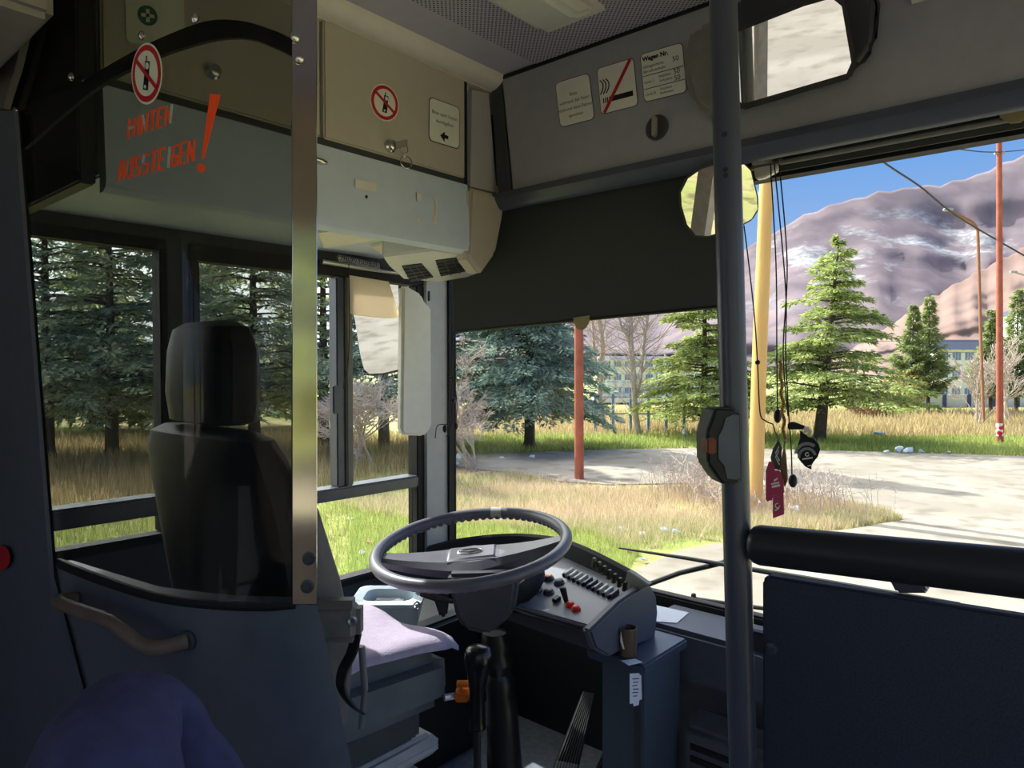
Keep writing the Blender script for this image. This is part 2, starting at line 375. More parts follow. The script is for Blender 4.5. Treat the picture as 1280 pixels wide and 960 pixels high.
# rounded end moulding + vent box
b = MB()
out = [on_x(x, y, -1.43) for x, y in [(588,233),(621,242),(633,256),(630,275),(622,316),(602,344),(584,320)]]
b.prism(out, (-.06, 0, 0), .012, 3); b.build('end_moulding', M('beige_moulding', (186,176,162), .5, var=.03), cab)
top = [on_x(397,276,-1.452), on_x(584,319,-1.452)]
vp, vn = H(-1.452, 1, .331), Vector((.198, 0, -.98))
U = lambda x, y, o=0: on_plane(x, y, vp, vn)+vn*o
b = MB(); b.prism([U(x, y) for x, y in [(477,321),(487,335),(503,349),(548,353),(601,344),(586,319),(541,313)]], (0,0,.10), .006, 3); vb = b.build('vent_box', M('vent_box_grey', (214,213,208), .5, var=.03), cab)
for q in ([(503,334),(528,331),(543,348),(514,354)], [(545,327),(576,323),(587,340),(552,347)]):
    q = [(x-1, y-2) for x, y in q]; pq = [U(x, y, .002) for x, y in q]
    b = MB(); b.prism(pq, -vn*.01, .001); vt = b.build('air_vent', m_black, cab)
    b = MB()
    for i in range(1, 5): b.tube([pq[0].lerp(pq[3], i/5)+vn*.001, pq[1].lerp(pq[2], i/5)+vn*.001], .0022, 6)
    for t in (.35, .68): b.tube([pq[0].lerp(pq[1], t)+vn*.001, pq[3].lerp(pq[2], t)+vn*.001], .002, 6)
    b.build('vent_slat', m_darkgrey, vt)
# shallow hatches in the underside
UZ = E+.352
for q in ([(397,291),(427,288),(474,300),(405,311)], [(464,309),(482,303),(538,312),(480,321)]):
    b = MB(); b.prism([on_z(x, y, UZ) for x, y in q], (0,0,.01), .003); b.build('hatch', m_cream, cab)
b = MB(); b.ball(on_x(398,201,XC+.012), .022, .5, 1.2, .35); b.build('reading_lamp', m_steel, flap)
for q in ([(444,224),(470,229),(470,240),(444,235)],):
    b = MB(); f = lambda x, y, l: on_x(x, y, -1.438)+Vector((l, 0, 0)); b.flat(q, f); b.build('label_plate', m_cream, flap)
b = MB(); f = lambda x, y, l: on_x(x, y, -1.4375)+Vector((l, 0, 0))
b.flat([(521,241),(526,242),(528,250),(521,252)], f); b.flat([(540,246),(547,247),(546,262),(546,282),(541,281),(541,272),(544,268),(544,252)], f); b.flat([(520,271),(526,277),(521,279)], f)
b.build('glue_stain', m_cream, flap)
b = MB(); b.flat(circ(458,246,1.6,2.2,10), f); b.build('screw_hole', m_ink, flap)

# keys hanging from the lock
k = thing('key_ring', 'key in the cabinet lock with two steel split rings hanging from it', 'keys', on_x(495,205,XC+.02))
c = on_x(487,183,XC)+Vector((.02,0,0)); b = MB(); b.obox(c+Vector((.02,.005,-.001)), Vector((.02,.004,0)), Vector((0,.0015,0)), Vector((0,0,.009)), .001); b.build('key', m_steel, k)
def ring(cpx, cpy, r, tilt):
    cc = on_x(cpx, cpy, XC)+Vector((.03,.004,0)); u = Vector((.3,.95,0)).normalized(); v = Vector((tilt,0,1)).normalized()
    b = MB(); b.tube([cc+(u*math.cos(a)+v*math.sin(a))*r for a in [2*math.pi*i/20 for i in range(20)]], .0014, 6, True); b.build('ring', m_steel, k)
ring(494,189,.011,.1); ring(497,205,.016,-.1)

# ================================================================ front header with the destination box
hd = thing('front_header_panel', 'grey panel above the windscreen holding the signs and the rotary catch', 'panel', (-.5, HY, E+.5))
b = MB(); b.box((-1.415, HY, E+.516), (.44, HY+.05, E+CE-.002), .006); b.build('panel', m_header, hd)
b = MB(); b.prism([on_y(x, y, HY-.004) for x, y in [(613,115),(627,98),(641,241),(622,245)]], (0,.05,0), .004); b.build('end_cap', m_darkgrey, hd)
b = MB(); prof = [(HY-.012,.518),(HY+.01,.522),(HY+.03,.522),(HY+.03,.478),(HY+.02,.470),(HY+.005,.475),(HY-.014,.50)]
b.prism([H(-1.44, y, h) for y, h in prof], (1.88,0,0)); b.build('lower_lip', m_dkmetal, hd)
b = MB(); b.box((-1.415, HY-.006, E+CE-.012), (.44, HY, E+CE-.002)); b.build('edge_seal', m_black, hd)
c = on_y(822,160,HY); kb = MB(); kb.lathe([(.031,0),(.031,-.006),(.028,-.010)][::-1], c, (0,1,0)); kn = kb.build('rotary_catch', m_darkgrey, hd)
b = MB(); b.obox(c+Vector((0,-.016,0)), Vector((.005,0,0)), Vector((0,.009,0)), Vector((0,0,.025)), .003); b.build('grip', M('grip_grey', (150,142,134), .45), kn)
b = MB(); b.tube([on_y(1140,0,HY-.01), on_y(1180,-12,HY-.01)], .008); b.build('hook', m_cream, hd)

# signs on the header
def sign(name, label, px, Y, X=None, group=None):
    if X is None: cs = [on_y(x, y, Y) for x, y in px]; nrm = Vector((0,-1,0))
    else: cs = [on_x(x, y, X) for x, y in px]; nrm = Vector((1,0,0))
    u = (cs[1]-cs[0]+cs[2]-cs[3])/2; v = (cs[3]-cs[0]+cs[2]-cs[1])/2; o = sum(cs, Vector())/4-u/2-v/2
    asp = v.length/u.length
    fn = lambda a, bb, l: o+u*a+v*(bb/asp)+nrm*(.001+l)      # a in 0..1, b in 0..asp : square units
    t = thing(name, label, 'sticker', o+v+u*.5, group); return t, fn, asp
t, fn, A = sign('notice_sticker', 'square white sticker of four text lines, nearest the corner on the grey header', [(694,104),(737,91),(744,149),(701,160)], HY)
b = MB(); b.flat(rrect(0,0,1,A,.12), fn); b.build('edge', m_darkgrey, t)
b = MB(); b.flat(rrect(.015,.015,.985,A-.015,.11), fn, .0012); b.build('face', m_white, t)
b = MB()
for i, s in enumerate(('Bitte', 'während der Fahrt', 'nicht mit dem Fahrer', 'sprechen')): b.text(s, fn, .115, .5, .42+i*.17, 'CENTER', lift=.0018)
b.build('text', m_ink, t)
t, fn, A = sign('no_smoking_sticker', 'white no smoking sticker with a cigarette under a red diagonal bar', [(746,86),(793,72),(798,132),(752,144)], HY)
b = MB(); b.flat(rrect(0,0,1,A,.1), fn); b.build('edge', m_darkgrey, t)
b = MB(); b.flat(rrect(.015,.015,.985,A-.015,.09), fn, .0012); b.build('face', m_white, t)
b = MB(); b.flat([(.27,.74),(.9,.74),(.9,.86),(.27,.86)], fn, .0018)
for x in (.10,.16,.21): b.flat([(x,.74),(x+.025,.74),(x+.025,.86),(x,.86)], fn, .0018)
for x in (.06,.14,.22):
    pth = smooth_path([(x,.30,0),(x+.07,.40,0),(x+.06,.52,0),(x-.02,.64,0)], 4)
    for p, q in zip(pth, pth[1:]): b.flat(stroke(p.x,p.y,q.x,q.y,.028), fn, .0018)
b.build('cigarette', m_ink, t)
b = MB(); b.flat(stroke(.91,.02,.10,A-.02,.08), fn, .0024); b.build('red_bar', m_red, t)
t, fn, A = sign('capacity_sticker', 'white wagon number sticker ruled in three rows with the number 50', [(800,68),(854,53),(859,115),(806,129)], HY)
b = MB(); b.flat(rrect(0,0,1,A,.1), fn); b.build('edge', m_darkgrey, t)
b = MB(); b.flat(rrect(.015,.015,.985,A-.015,.09), fn, .0012); b.build('face', m_white, t)
b = MB()
for y in (.56*A/1.2,.88*A/1.2): b.flat([(.03,y),(.97,y),(.97,y+.012),(.03,y+.012)], fn, .0018)
b.text('Wagen Nr.', fn, .135, .05, .20*A/1.2, bold=.006, lift=.0018)
for s, x, y, z in (('Gelegenheits-',.05,.38,.105),('Berufsverkehr',.05,.50,.105),('Linie I',.05,.76,.105),('Sitzplätze',.40,.69,.085),('Stehplätze',.40,.80,.085),('Linie II',.05,1.06,.105),('Sitzplätze',.40,1.0,.085),('Stehplätze',.40,1.10,.085),('50',.74,.40,.17),('50',.74,.70,.17),('50',.74,.86,.17)):
    b.text(s, fn, z*.88, x, y*A/1.2, lift=.0018)
b.build('text', m_ink, t)
t, fn, A = sign('direction_sticker', 'white sticker with a black left arrow on the beige cabinet door', [(536,121),(574,134),(574,188),(535,175)], 0, XC)
b = MB(); b.flat(rrect(0,0,1,A,.12), fn); b.build('edge', m_darkgrey, t)
b = MB(); b.flat(rrect(.02,.02,.98,A-.02,.11), fn, .0012); b.build('face', m_white, t)
b = MB(); b.text('Bitte nach hinten', fn, .12, .5, .36, 'CENTER', lift=.0018); b.text('durchgehen', fn, .12, .5, .54, 'CENTER', lift=.0018); b.build('text', m_ink, t)
b = MB(); b.flat([(.36,.82),(.50,.70),(.50,.775),(.62,.775),(.62,.855),(.50,.855),(.50,.94)], fn, .0018); b.build('arrow', m_ink, t)
def phone_sign(fn, t, A):
    b = MB(); b.flat(circ(.5,A/2,.5,A/2,40), fn); b.build('edge', m_white, t)
    b = MB(); b.flat(circ(.5,A/2,.465,A*.465,40), fn, .0012); b.build('ring', m_red, t)
    b = MB(); b.flat(circ(.5,A/2,.37,A*.37,40), fn, .0018); b.build('face', m_white, t)
    b = MB(); s = A
    b.flat([(.47,.30*s),(.62,.31*s),(.60,.48*s),(.56,.78*s),(.40,.76*s),(.46,.48*s)], fn, .0024); b.flat([(.50,.22*s),(.53,.22*s),(.53,.31*s),(.50,.31*s)], fn, .0024); b.build('phone', m_ink, t)
    b = MB(); b.flat(circ(.545,.385*s,.052,.058*s,14), fn, .003); b.flat(circ(.48,.72*s,.03,.03*s,10), fn, .003); b.build('screen_print', m_white, t)
    b = MB(); b.flat(stroke(.16,.26*s,.84,.74*s,.07), fn, .0036); b.build('red_bar', m_red, t)
t, fn, A = sign('no_phone_sticker', 'round no mobile phones sticker on the beige cabinet door above the keys', [(462,101),(498,110),(498,156),(462,147)], 0, XC)
phone_sign(fn, t, A)
t, fn, A = sign('first_aid_sticker', 'pale first aid sticker with green cross seen through the smoked glass', [(156,-16),(229,-14),(231,70),(157,46)], 0, XC)
b = MB(); b.flat(rrect(0,0,1,A,.1), fn); b.build('face', m_white, t)
b = MB(); b.flat(circ(.36,.50,.17,.17), fn, .0012); b.build('cross_ground', m_green, t)
b = MB(); b.flat([(.33,.39),(.39,.39),(.39,.61),(.33,.61)], fn, .0018); b.flat([(.25,.47),(.47,.47),(.47,.53),(.25,.53)], fn, .0018); b.build('cross', m_white, t)

# ceiling lamp
lp = thing('ceiling_lamp', 'frosted white ceiling lamp on the perforated ceiling by the windscreen', 'lamp', (-1.03, 1.1, E+CE-.05))
b = MB(); Z0 = E+CE-.004
b.hull([(-1.115,.4,Z0-.012),(-.955,.4,Z0-.012),(-1.115,1.42,Z0-.012),(-.955,1.42,Z0-.012),(-1.09,.45,Z0-.045),(-.98,.45,Z0-.045),(-1.09,1.36,Z0-.045),(-.98,1.36,Z0-.045)], .012, 3); b.build('cover', m_lamp, lp)
b = MB(); b.box((-1.12,.39,Z0-.012), (-.95,1.43,Z0)); b.build('base', m_cream, lp)
# rear-view mirror in its moulded recess
mr = thing('rear_view_mirror', 'large rectangular interior mirror in a moulded grey housing on the header', 'mirror', on_y(990,110,HY-.06))
b = MB(); out = [(1040,-60),(1092,-40),(1103,10),(1098,60),(1078,90),(1040,108),(925,140),(905,110),(900,40),(930,0)]
b.prism([on_y(x, y, HY-.002) for x, y in out], (0,-.03,0), .015, 3); b.build('housing', m_darkgrey, mr)
b = MB(); b.prism([on_y(x, y, HY-.002) for x, y in [(880,42),(905,34),(922,40),(922,150),(900,154),(878,138),(866,100),(866,62)]], (0,-.06,0), .018, 3); b.build('side_bolster', M('bolster_grey', (128,124,118), .5), mr)
cm = on_y(995,65,HY-.115); nm = Vector((.34,-.88,-.31)).normalized()
q = [(918,42),(1005,8),(1040,-2),(1052,8),(1064,78),(1058,92),(928,130),(920,122)]
b = MB(); b.prism([on_plane(x, y, cm, nm)+nm*.002 for x, y in q], -nm*.004); b.build('mirror_glass', m_mirror, mr)
b = MB(); q2 = [(912,38),(1003,2),(1044,-10),(1058,4),(1071,80),(1064,98),(928,138),(914,126)]
b.prism([on_plane(x, y, cm, nm) for x, y in q2], -nm*.03, .004); b.build('bezel', m_black, mr)
# small round mirror
rm = thing('round_mirror', 'small rounded mirror below the header, half behind the grey pole', 'mirror', on_y(898,298,HY+.02))
cm = on_y(898,247,HY+.02); nm = Vector((.627,-.738,-.26)).normalized()
q = [(849,240),(858,222),(875,210),(905,200),(928,200),(940,212),(948,245),(949,262),(941,275),(925,284),(885,297),(868,296),(857,282),(850,258)]
qq = [on_plane(x, y, cm, nm) for x, y in q]; cen = sum(qq, Vector())/len(qq)
b = MB(); b.prism([cen+(p-cen)*.955+nm*.001 for p in qq], -nm*.003); b.build('mirror_glass', m_mirror, rm)
b = MB(); b.prism(qq, -nm*.012, .003); b.build('housing', M('olive_black', (60,58,50), .5), rm)
b = MB(); b.tube([cen-nm*.01, cen-nm*.04+Vector((0,.01,.05)), H(cen.x, HY+.05, .49)], .006); b.build('arm', m_black, rm)

# ================================================================ blinds
sv = thing('sun_visor_blind', 'black roller blind pulled down over the windscreen in front of the driver', 'blind', on_y(730,400,1.66))
b = MB(); b.sheet([[on_y(563+(911-563)*i/16, 262-(262-200)*i/16, 1.66) for i in range(17)], [on_y(566+(911-566)*i/16, 340-(340-290)*i/16, 1.657) for i in range(17)], [on_y(568+(911-568)*i/16, 416-(416-383)*i/16, 1.66) for i in range(17)]], lambda v: Vector((0,.002,0))); b.build('fabric', m_visor, sv)
b = MB(); b.tube([on_y(567,415,1.662), on_y(911,382,1.662)], .005, 8); b.build('bottom_bar', m_black, sv)
c = on_y(727,402,1.655); b = MB(); b.prism([on_y(716,397,1.655), on_y(737,394,1.655), on_y(736,403,1.655), on_y(732,410,1.655), on_y(726,413,1.655), on_y(720,410,1.655), on_y(717,404,1.655)], (0,.004,0), .001); b.build('pull_tab', m_tab, sv)
rb = thing('rolled_blind', 'rolled up grey blind under the header with pale tube and olive tab', 'blind', H(-.2,1.7,.49))
b = MB(); b.tube([H(-.70,1.70,.514), H(.42,1.70,.514)], .007, 14); b.build('upper_tube', m_pillar, rb)
b = MB(); b.tube([H(-.70,1.705,.488), H(.42,1.705,.488)], .006, 14); b.build('bottom_bar', M('bar_grey', (120,118,116), .5), rb)
b = MB(); b.box((-.70,1.715,E+.47), (.42,1.72,E+.53)); b.build('fabric', m_visor, rb)
b = MB(); b.prism([on_y(x, y, 1.69) for x, y in [(1246,131),(1285,124),(1285,146),(1275,153),(1262,154),(1250,147)]], (0,.004,0), .001); b.build('pull_tab', m_tab, rb)
b = MB(); b.prism([on_y(x, y, 1.70) for x, y in [(928,188),(965,186),(972,212),(955,222),(944,224),(940,205)]], (0,.02,0), .003); b.build('end_bracket', m_cream, rb)
b = MB(); b.ball(on_y(962,195,1.68), .016, 1.3, .8, .8); b.ball(on_y(972,200,1.68), .012); b.build('pulley', m_black, rb)
sb = thing('pillar_blind', 'white rolled fabric blind hanging down along the corner pillar', 'blind', on_x(522,543,-1.84))
b = MB(); ol = [(504,357),(512,359),(528,368),(533,380),(540,384),(541,532),(536,541),(530,545),(505,544),(502,538)]
b.prism([on_x(x, y, -1.835) for x, y in ol], (-.03,0,0), .008, 3); b.build('fabric', m_blindw, sb)
b = MB(); b.tube([on_x(536,364,-1.83), on_x(536,376,-1.83)], .004, 8); b.build('hook', m_black, sb)
cb = thing('side_window_blind', 'short cream blind across the top of the front side window', 'blind', on_x(465,398,-1.875))
b = MB(); b.prism([on_x(x, y, -1.872) for x, y in [(437,344),(486,352),(500,396),(490,398),(470,397),(445,394),(437,392)]], (-.003,0,0)); b.build('fabric', leaf_mat('cream_fabric', (234,222,204), (234,222,204), .38), cb)
b = MB(); b.tube([on_x(402,327,-1.865), on_x(497,341,-1.865)], .008, 10); b.build('roller', m_alu, cb)
b = MB()
for i in range(42):
    t = i/41; p = on_x(424,322,-1.855).lerp(on_x(470,332,-1.855), t); b.add([], [])
pth = []
p0, p1 = on_x(422,322,-1.85), on_x(474,333,-1.85)
for i in range(220): a = i*2*math.pi/10; pth.append(p0.lerp(p1, i/219)+Vector((.009*math.cos(a),0,.009*math.sin(a))))
b.tube(pth, .0016, 5); b.build('spring', m_steel, cb)
b = MB(); b.tube(smooth_path([on_x(436,330,-1.84), on_x(437,400,-1.84), on_x(435,455,-1.84), on_x(430,478,-1.84), on_x(429,486,-1.84)]), .0016, 6); b.build('cord', m_ink, cb)
# cords
def cord(name, label, paths, Y, loc, beads=(), group=None, r=.0016):
    t = thing(name, label, 'cord', loc, group)
    for p in paths: b = MB(); b.tube(smooth_path([on_y(x, y, Y+dy) for x, y, dy in [(q+(0,))[:3] for q in p]]), r, 6); b.build('cord', m_ink, t)
    for x, y, s, z in beads: b = MB(); b.ball(on_y(x, y, Y), s, 1, 1, z); b.build('toggle', m_black, t)
    return t
cord('blind_cord', 'black blind cord with toggles looped beside the corner pillar', [[(563,352),(565,420),(562,470),(560,540)], [(566,418),(564,500),(566,522),(561,530),(547,532),(544,548)], [(565,470),(571,500),(570,530)], [(566,500),(563,535),(558,546)]], 1.72, on_y(563,545,1.72), [(563,472,.007,.8),(567,500,.008,1.1),(570,533,.007,1.8),(556,536,.008,1.7)])
cord('blind_cord', 'long thin black cord hanging nearest the pole with hooked end', [[(930,282),(936,330),(943,395),(947,455),(950,515),(957,526),(966,530)]], 1.66, on_y(950,530,1.66), [(947,453,.006,1)])
cord('blind_cord', 'black pull cord with short toggle beside the amber beads', [[(963,205),(970,330),(971,440),(972,515)]], 1.68, on_y(972,526,1.68), [(972,520,.009,1.9)])
cord('blind_cord', 'longest black pull cord ending in a pear toggle under the leaf tag', [[(968,205),(982,360),(982,440),(986,520),(989,560),(990,595)], [(974,205),(984,330),(979,440),(985,520)]], 1.67, on_y(991,608,1.67), [(991,601,.010,1.6)])
# ================================================================ hanging ornaments
def hung(name, label, cat, px): return thing(name, label, cat, on_y(px[0], px[1], 1.66))
t = hung('bead_chain', 'string of amber beads hanging among the black cords', 'beads', (980,552))
b = MB()
for i in range(34): p = Vector((975+.17*i+1.2*math.sin(i*.8), 452+2.9*i)); b.ball(on_y(p.x, p.y, 1.66), .0042, 1, 1, 1, 6)
b.build('bead', m_gold, t)
def yflat(mb, pts, Y, th=.003): mb.prism([on_y(x, y, Y) for x, y in pts], (0, th, 0), .0005, 1)
lf = hung('leaf_air_freshener', 'black and grey leaf shaped air freshener hanging on the cords', 'air freshener', (1012,587))
leaf = [(1000,538),(1004,541),(1010,546),(1017,548),(1023,555),(1025,562),(1022,571),(1017,577),(1014,582),(1014,587),(1006,583),(999,575),(996,566),(997,556),(1000,548)]
b = MB(); yflat(b, leaf, 1.65); b.build('body', m_ink, lf)
fy = lambda x, y, l: on_y(x, y, 1.65)+Vector((0,-l,0))
m_fg = M('grey_print', (140,142,142), .6)
def arc(cx, cy, r0, r1, a0, a1, n=12): return [(cx+r1*math.cos(a0+(a1-a0)*i/n), cy+r1*math.sin(a0+(a1-a0)*i/n)) for i in range(n+1)]+[(cx+r0*math.cos(a1+(a0-a1)*i/n), cy+r0*math.sin(a1+(a0-a1)*i/n)) for i in range(n+1)]
b = MB(); b.flat(arc(1009,569,12.5,16.5,-3.0,-.9), fy); b.flat(arc(1009,571,8.5,12,-3.3,-.2), fy); b.build('stripe', m_fg, lf)
b = MB(); b.flat(arc(1009,568,1.6,2.8,0,5.6), fy); b.flat([(1003,573),(1016,571),(1016,573),(1003,575)], fy); b.flat([(1009,582),(1014,581),(1014,582.5),(1010,583)], fy); b.build('logo', m_white, lf)
b = MB(); b.hull([on_y(x, y, 1.645)+Vector((0,d,0)) for x, y in [(984,529),(990,527),(1006,533),(1004,537),(984,537)] for d in (0,.012)], .002); b.build('clip', m_black, lf)
b = MB(); yflat(b, [(1005,534),(1010,533),(1015,540),(1013,545),(1008,540),(1004,542)], 1.646); b.build('string_knot', m_cream, lf)
t = hung('green_tag', 'dark green pointed tag with pale stripes above the crimson cards', 'tag', (972,588))
b = MB(); yflat(b, [(973,549),(977,560),(976,588),(966,586),(963,572),(966,561)], 1.648); b.build('body', m_tag, t)
b = MB()
for s in (0, 5): b.flat([(969,571-s),(974,562-s),(974,564-s),(970,572-s),(975,580-s),(974,582-s)], lambda x, y, l: on_y(x, y, 1.648)+Vector((0,-l,0)))
b.build('stripe', m_white, t)
b = MB(); b.tube([on_y(966,530,1.65), on_y(969,540,1.65), on_y(973,550,1.65)], .0016, 6); b.build('string', m_brown, t)
t = hung('brown_tag', 'slim brown felt tag hanging below the amber beads', 'tag', (980,607))
b = MB(); yflat(b, [(980,559),(982,570),(984,600),(981,608),(977,604),(975,585),(978,565)], 1.644, .006); b.build('body', m_brown, t)
b = MB(); b.tube([on_y(981,551,1.65), on_y(980,560,1.65)], .0018, 6); b.build('string', m_brown, t)
cards = (('larger crimson card with white print hanging beside the cords', [(957,589),(961,577),(966,577),(968,588),(974,588),(979,600),(980,616),(966,620),(965,625),(959,627),(957,624)], (964,603,973,602,.8)),
         ('smaller crimson card with white mark, lowest of the hanging ornaments', [(966,620),(979,616),(980,643),(966,648)], (969,636,975,630,1)))
for i, (lb, pl, tx) in enumerate(cards):
    t = hung('crimson_card', lb, 'air freshener', (969,627 if i == 0 else 648))
    Y = 1.640-.006*i; b = MB(); yflat(b, pl, Y); b.build('body', m_pink, t)
    fc = lambda x, y, l, Y=Y: on_y(x, y, Y)+Vector((0,-l,0))
    b = MB()
    if i == 0: b.flat([(964,604),(974,602),(974,604),(964,606)], fc); b.flat([(965,607),(975,605),(975,608),(965,610)], fc); b.flat([(967,600),(972,597),(972,599),(968,602)], fc)
    else: b.flat(arc(972,632,2.2,3.4,0,5), fc); b.flat([(969,637),(974,634),(974,636),(969,639)], fc)
    b.build('print', m_white, t)

# ================================================================ smoked partition behind the driver
plan = smooth_path([(-1.98,.355,0),(-1.62,.362,0),(-1.35,.384,0),(-1.043,.431,0),(-.93,.478,0),(-.87,.522,0),(-.846,.556,0),(-.838,.60,0),(-.836,.72,0),(-.834,1.1,0)], 10)
def on_part(px, py, off=0):
    d = ray(px, py); best = None
    for a, c in zip(plan, plan[1:]):
        e = c-a; den = d.x*e.y-d.y*e.x
        if abs(den) < 1e-9: continue
        t = (a.x*e.y-a.y*e.x)/den; s = (a.x*d.y-a.y*d.x)/den
        if -1e-6 <= s <= 1+1e-6 and t > 0: best = (t, e)
    t, e = best; n = Vector((e.y, -e.x, 0)).normalized()
    return EYE+d*t+n*off
def pn(v):                                   # outward (passenger side) normal nearest to a point
    a, c = min(zip(plan, plan[1:]), key=lambda s: ((s[0]+s[1])/2-Vector((v.x, v.y, 0))).length); e = c-a; return Vector((e.y, -e.x, 0)).normalized()
def seam(y): return 20+(y-140)*45/580 if y < 720 else 65+(y-720)*45/170
def rightx(y): return 396 if y < 757 else 398+(y-757)*42/203
pt = thing('driver_partition', 'curved partition behind the driver with smoked acrylic upper half and blue-grey lower panel', 'partition', (-1.1, .42, E+FL))
def bot(x): return 705+(x-65)*.33 if x < 170 else 739.6+14.4*math.sin(min(1, (x-170)/150)*math.pi/2)+(x-320)*.03*(x > 320)
rows = []
xs = [i/40 for i in range(41)]
for j in range(13):
    r = []
    for t in xs:
        yt = -250; x = 8+(388-8)*t
        y = yt+(bot(max(x, 62))-yt)*j/12; xa = seam(y)+3; x = xa+(396-xa)*t; r.append(on_part(x, yt+(bot(x)-yt)*j/12))
    rows.append(r)
b = MB(); b.sheet(rows, lambda v: -pn(v)*.006); gl = b.build('acrylic_pane', g_smoke, pt)
rows = []
for j in range(13):
    r = []
    for t in xs:
        yb = 1330; x0 = seam(720); x = x0+(397-x0)*t; yt = bot(x); y = yt+(yb-yt)*j/12
        xa, xb = seam(y)+1, rightx(y); r.append(on_part(xa+(xb-xa)*t, y))
    rows.append(r)
b = MB(); b.sheet(rows, lambda v: -pn(v)*.03); b.build('lower_panel', m_panel, pt)
# dark rubber along seam, bottom edge of the pane and the top arc
b = MB(); b.tube([on_part(seam(y)+4, y, .001) for y in range(140, 960, 40)], .004, 8); b.build('seam_rubber', m_rubber, pt)
def band(up, lo, off=.004, th=.006):
    n = 36; U = smooth_path([p+(0,) for p in up], 8); Lw = smooth_path([p+(0,) for p in lo], 8)
    rs = [[on_part(p.x, p.y, off) for p in U], [on_part((p.x+q.x)/2, (p.y+q.y)/2, off+.002) for p, q in zip(U, Lw)], [on_part(p.x, p.y, off) for p in Lw]]
    b = MB(); b.sheet(rs, lambda v: -pn(v)*th); return b
band([(74,698),(130,720),(200,742),(270,751),(330,754),(370,752)], [(76,710),(130,731),(200,752),(270,761),(330,763),(370,760)]).build('bottom_rubber', m_rubber, pt)
band([(22,165),(50,138),(72,117),(94,100),(140,72),(187,47),(250,23),(297,22),(340,34),(368,47)], [(22,185),(52,158),(82,132),(110,110),(150,86),(205,62),(262,46),(305,44),(340,55),(368,68)], -.009).build('top_arc', m_rubber, pt)
# polished plate on the free edge
ea, eb = on_part(365,460,.006), on_part(396.5,460,.004); en = Vector(((eb-ea).y, -(eb-ea).x, 0)).normalized()
b = MB(); b.prism([on_plane(x, y, ea, en) for x, y in ((365,-250),(396.5,-250),(396.5,756),(365,756))], -en*.012, .001, 1); b.build('edge_plate', m_strip, pt)
for x, y in ((386,698),(384,733)):
    c = on_plane(x, y, ea, en); n = en; b = MB(); b.lathe([(.009,0),(.009,.003),(.006,.004),(.006,.001),(.001,.001)], c, n, 16); b.build('bolt', m_darkgrey, pt)
for x, y in ((95,98),(183,47),(248,26),(369,49),(374,75),(25,140)):
    c = on_part(x, y, .006); n = pn(c); b = MB(); b.lathe([(.0065,0),(.0062,.003),(.003,.005),(.001,.0055)], c, n, 14); b.build('screw', m_steel, pt)
hp = [on_part(98,747,.004), on_part(101,744,.033), on_part(128,751,.042), on_part(172,765,.042), on_part(192,779,.042), on_part(208,792,.040), on_part(224,799,.034), on_part(236,800,.004)]
b = MB(); b.tube(smooth_path(hp, 6), .0105, 14); hr = b.build('hand_rail', m_rail, pt)
c = on_part(236,800,.0); b = MB(); b.lathe([(.014,0),(.014,.004),(.011,.006)], c, pn(c), 16); b.build('rail_flange', m_darkgrey, hr)
# fixed side panel and bulkhead left of the seam
sp = thing('bulkhead', 'dark blue-grey fixed panel between partition seam and bus side', 'bulkhead', (-1.6, .36, E+FL))
rows = [[on_part(-45+(seam(y)+9+45)*i/18, y, .014) for i in range(19)] for y in (141, 250, 350, 450, 550, 650, 720, 800, 890, 1000, 1300)]
b = MB(); b.sheet(rows, lambda v: Vector((0,.006,0))); b.build('lower_board', m_panel, sp)
rows = [[on_part(-45+(xr+45)*i/5, y, .016) for i in range(6)] for y, xr in ((22,48),(40,44),(65,38),(90,32),(120,22),(138,17))]
b = MB(); b.sheet(rows, lambda v: Vector((0,.011,0))); b.build('upper_board', M('bulkhead_grey', (92,90,86), .6), sp)
f = lambda x, y, l: on_part(x, y, .022+l)
st = thing('red_sticker', 'round red sticker on the dark fixed board behind the hand rail', 'sticker', on_part(12,708,.022)); b = MB(); b.flat(circ(20,694,11,15,20), f); b.build('face', m_red, st)
hb = MB(); hb.hull([H(x, y, h) for x in (-1.89, -1.44) for y in (.455, .485) for h in (.335, .86)], .004); tag(hb.build('switch_cabinet', m_black), 'black box closing the cabinet end behind the smoked glass', 'cabinet')
# stickers and taped lettering on the acrylic
fp = lambda x, y, l: on_part(x, y, .001+l)
t = thing('no_phone_sticker', 'red and white no mobile phones sticker on the smoked partition glass', 'sticker', on_part(185,131,.001))
A = 1.0; phone_sign(lambda a, bb, l: fp(166+38*a, 54+77*bb+(a-.5)*-3, l), t, 1.0)
lt = thing('lettering', 'hand cut orange tape words HINTEN AUSSTEIGEN on the smoked glass', 'lettering', on_part(195,226,.001))
G = {'H': [(0,0,0,1),(1,0,1,1),(0,.5,1,.5)], 'I': [(.5,0,.5,1)], 'N': [(0,1,0,0),(0,0,1,1),(1,1,1,0)], 'T': [(0,0,1,0),(.5,0,.5,1)], 'E': [(0,0,0,1),(0,0,1,0),(0,.5,.85,.5),(0,1,1,1)],
     'A': [(0,1,.5,0),(.5,0,1,1),(.2,.62,.8,.62)], 'U': [(0,0,0,.85),(0,.85,.5,1),(.5,1,1,.85),(1,.85,1,0)], 'S': [(1,.08,.1,.05),(.1,.05,0,.45),(0,.45,1,.55),(1,.55,.9,.95),(.9,.95,0,.97)], 'G': [(1,.05,.1,.05),(.1,.05,0,.9),(0,.9,.5,1),(.5,1,1,.9),(1,.9,1,.55),(1,.55,.55,.55)]}
o_, w_ = MB(), MB()
